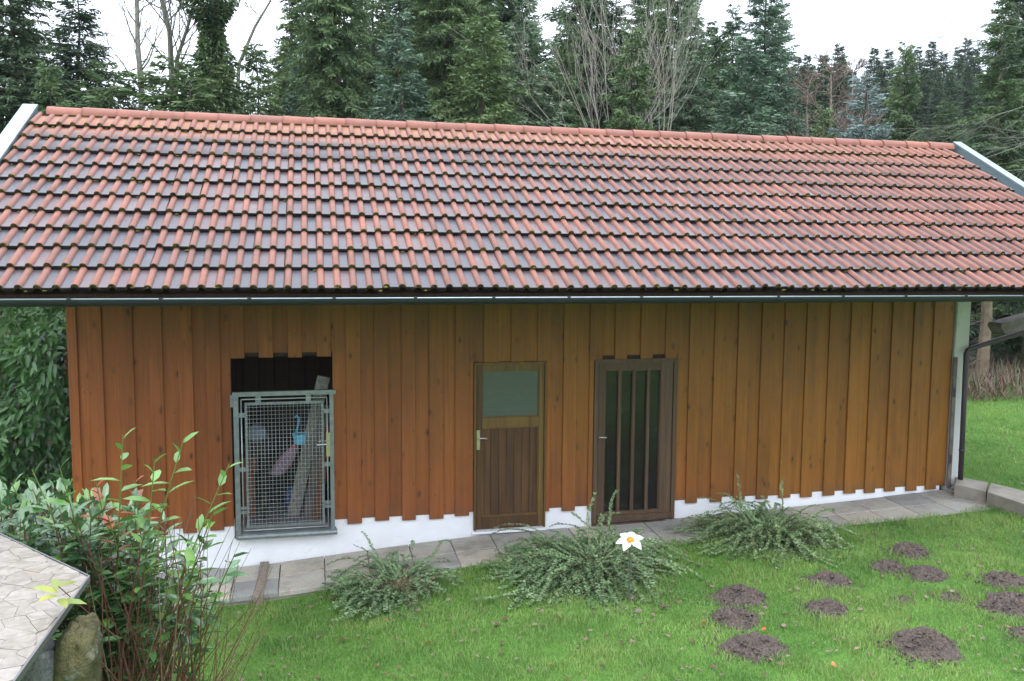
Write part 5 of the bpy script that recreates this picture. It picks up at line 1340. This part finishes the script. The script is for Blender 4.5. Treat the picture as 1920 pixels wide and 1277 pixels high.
for s in sites:
    if not inside(s): continue
    pg = [(s[0]-.2, s[1]-.2), (s[0]+.2, s[1]-.2), (s[0]+.2, s[1]+.2), (s[0]-.2, s[1]+.2)]
    for q in sites:
        dx, dy = q[0]-s[0], q[1]-s[1]; dl = sqrt(dx*dx+dy*dy)
        if 0 < dl < .3 and pg: pg = clip(pg, dx/dl, dy/dl, (s[0]*dx+s[1]*dy)/dl+dl/2-.0010)
    for i in range(4):
        a_, b_ = bound[i], bound[(i+1) % 4]; nx_, ny_ = (b_[1]-a_[1]), -(b_[0]-a_[0]); l_ = sqrt(nx_**2+ny_**2); nx_ /= l_; ny_ /= l_
        c = a_[0]*nx_+a_[1]*ny_
        if ccx*nx_+ccy*ny_ > c: nx_, ny_, c = -nx_, -ny_, -c
        if pg: pg = clip(pg, nx_, ny_, c-.006)
    if len(pg) >= 3: piece_list.append(pg)
def lift(p, z_): return B+e1n*p[0]+e2n*p[1]+Vector((0, 0, z_))
vis = []
for pg in piece_list:
    c = lift(pg[0], 0); u = proj(c); vis.append(((0 < u[0] < 200 and u[1] < 1290), pg))
vis.sort(key=lambda q: not q[0])
for i, (v_, pg) in enumerate(vis[:300]):
    b = MB(); dz = R.uniform(-.0005, .001); tpz = [lift(p, dz) for p in pg]; lo = [lift(p, -.0045) for p in pg]; area = sum(pg[k][0]*pg[(k+1) % len(pg)][1]-pg[(k+1) % len(pg)][0]*pg[k][1] for k in range(len(pg)))
    b.poly(tpz)
    for k in range(len(pg)): j = (k+1) % len(pg); b.poly([lo[k], lo[j], tpz[j], tpz[k]])
    o = b.build('mosaic_stone', M['mosaic'], cap)
b = MB()
for (v_, pg) in vis[300:]: b.poly([lift(p, 0) for p in pg])
if b.f: tag(b.build('mosaic_stones', M['mosaic'], cap), kind='stuff')
b = MB()                                     # metal edge strip along the two free edges
for p, q in ((A2_, B), (B, Cc2)):
    nrm = Vector((0, 0, 1)).cross((q-p).normalized()); 
    if nrm.dot(B-(A2_+Cc2)/2) < 0: nrm = -nrm
    b.poly([p+nrm*.004+Vector((0, 0, .002)), q+nrm*.004+Vector((0, 0, .002)), q+nrm*.004-Vector((0, 0, .024)), p+nrm*.004-Vector((0, 0, .024))])
    b.poly([p+nrm*.004+Vector((0, 0, .002)), p-nrm*.004+Vector((0, 0, .002)), q-nrm*.004+Vector((0, 0, .002)), q+nrm*.004+Vector((0, 0, .002))])
sub(b.build('edge_strip', M['steel']), cap)
# rough stones below
ed = (Cc2-B); k_ = 0
stones = [((142, 1262), 'stone_yellow', .090, .11, .20, .16), ((92, 1285), 'stone_grey', .085, .11, .18, .15), ((30, 1290), 'stone_grey', .17, .15, .13, .1)]
for (pp, mt, rx, ry, rz, back) in stones:
    c = atY(pp[0], pp[1], B.y-.18-back); b = lumpy('s', (0, 0, 0), rx, ry, rz, mt, k_*7+3, .10, 40, 28)
    for i, v in enumerate(b.v): v = Vector(v); v = Vector([math.copysign(abs(q/w_)**.72*w_, q) for q, w_ in zip(v, (rx, ry, rz))]); v.x += .25*v.z*(-1)**k_; v = v*(1+.14*abs(noise.noise(v*9+Vector((k_, 0, 0))))+.06*noise.noise(v*26)+.03*noise.noise(v*70)); b.v[i] = tuple(v)
    o = b.build('stone', M[mt], terr, True); o.location = c-to; o.rotation_euler = (0, .2*k_-.15, .5*k_); k_ += 1
for lvl in range(6):
    for i in range(9):
        z_ = 1.62-lvl*.3; p = B+e1n*(.12+i*.3+.1*(lvl % 2))+e2n*R.uniform(.15, .35); rx = R.uniform(.15, .19)
        b = lumpy('s', (0, 0, 0), rx, R.uniform(.14, .18), .17, 'g', R.randint(0, 99), .2, 12, 8)
        o = b.build('stone', M['stone_grey' if R.random() < .6 else 'stone_yellow'], terr, True); o.location = Vector((p.x, p.y, z_-.04))-to
    for i in range(5):
        z_ = 1.62-lvl*.3; p = B+e2n*(.35+i*.3)+e1n*R.uniform(.2, .35)
        b = lumpy('s', (0, 0, 0), .17, R.uniform(.14, .18), .17, 'g', R.randint(0, 99), .2, 12, 8)
        o = b.build('stone', M['stone_grey' if R.random() < .6 else 'stone_yellow'], terr, True); o.location = Vector((p.x, p.y, z_-.04))-to
q = MB(); Z0 = -.3; inset = [lift((x_, y_), 0) for x_, y_ in ((.35, .4), (bound[0][0]-.1, .4), (bound[0][0]-.1, bound[3][1]), (.35, bound[3][1]))]
tp_ = [Vector((p.x, p.y, ZS-.045)) for p in inset]; bt_ = [Vector((p.x, p.y, Z0)) for p in inset]
for i in range(4): j = (i+1) % 4; q.poly([bt_[i], bt_[j], tp_[j], tp_[i]])
o = q.build('core', M['stone_grey'], terr); o.location = -to
print('objects', len(bpy.data.objects), 'tris', sum(len(m.polygons) for m in bpy.data.meshes))
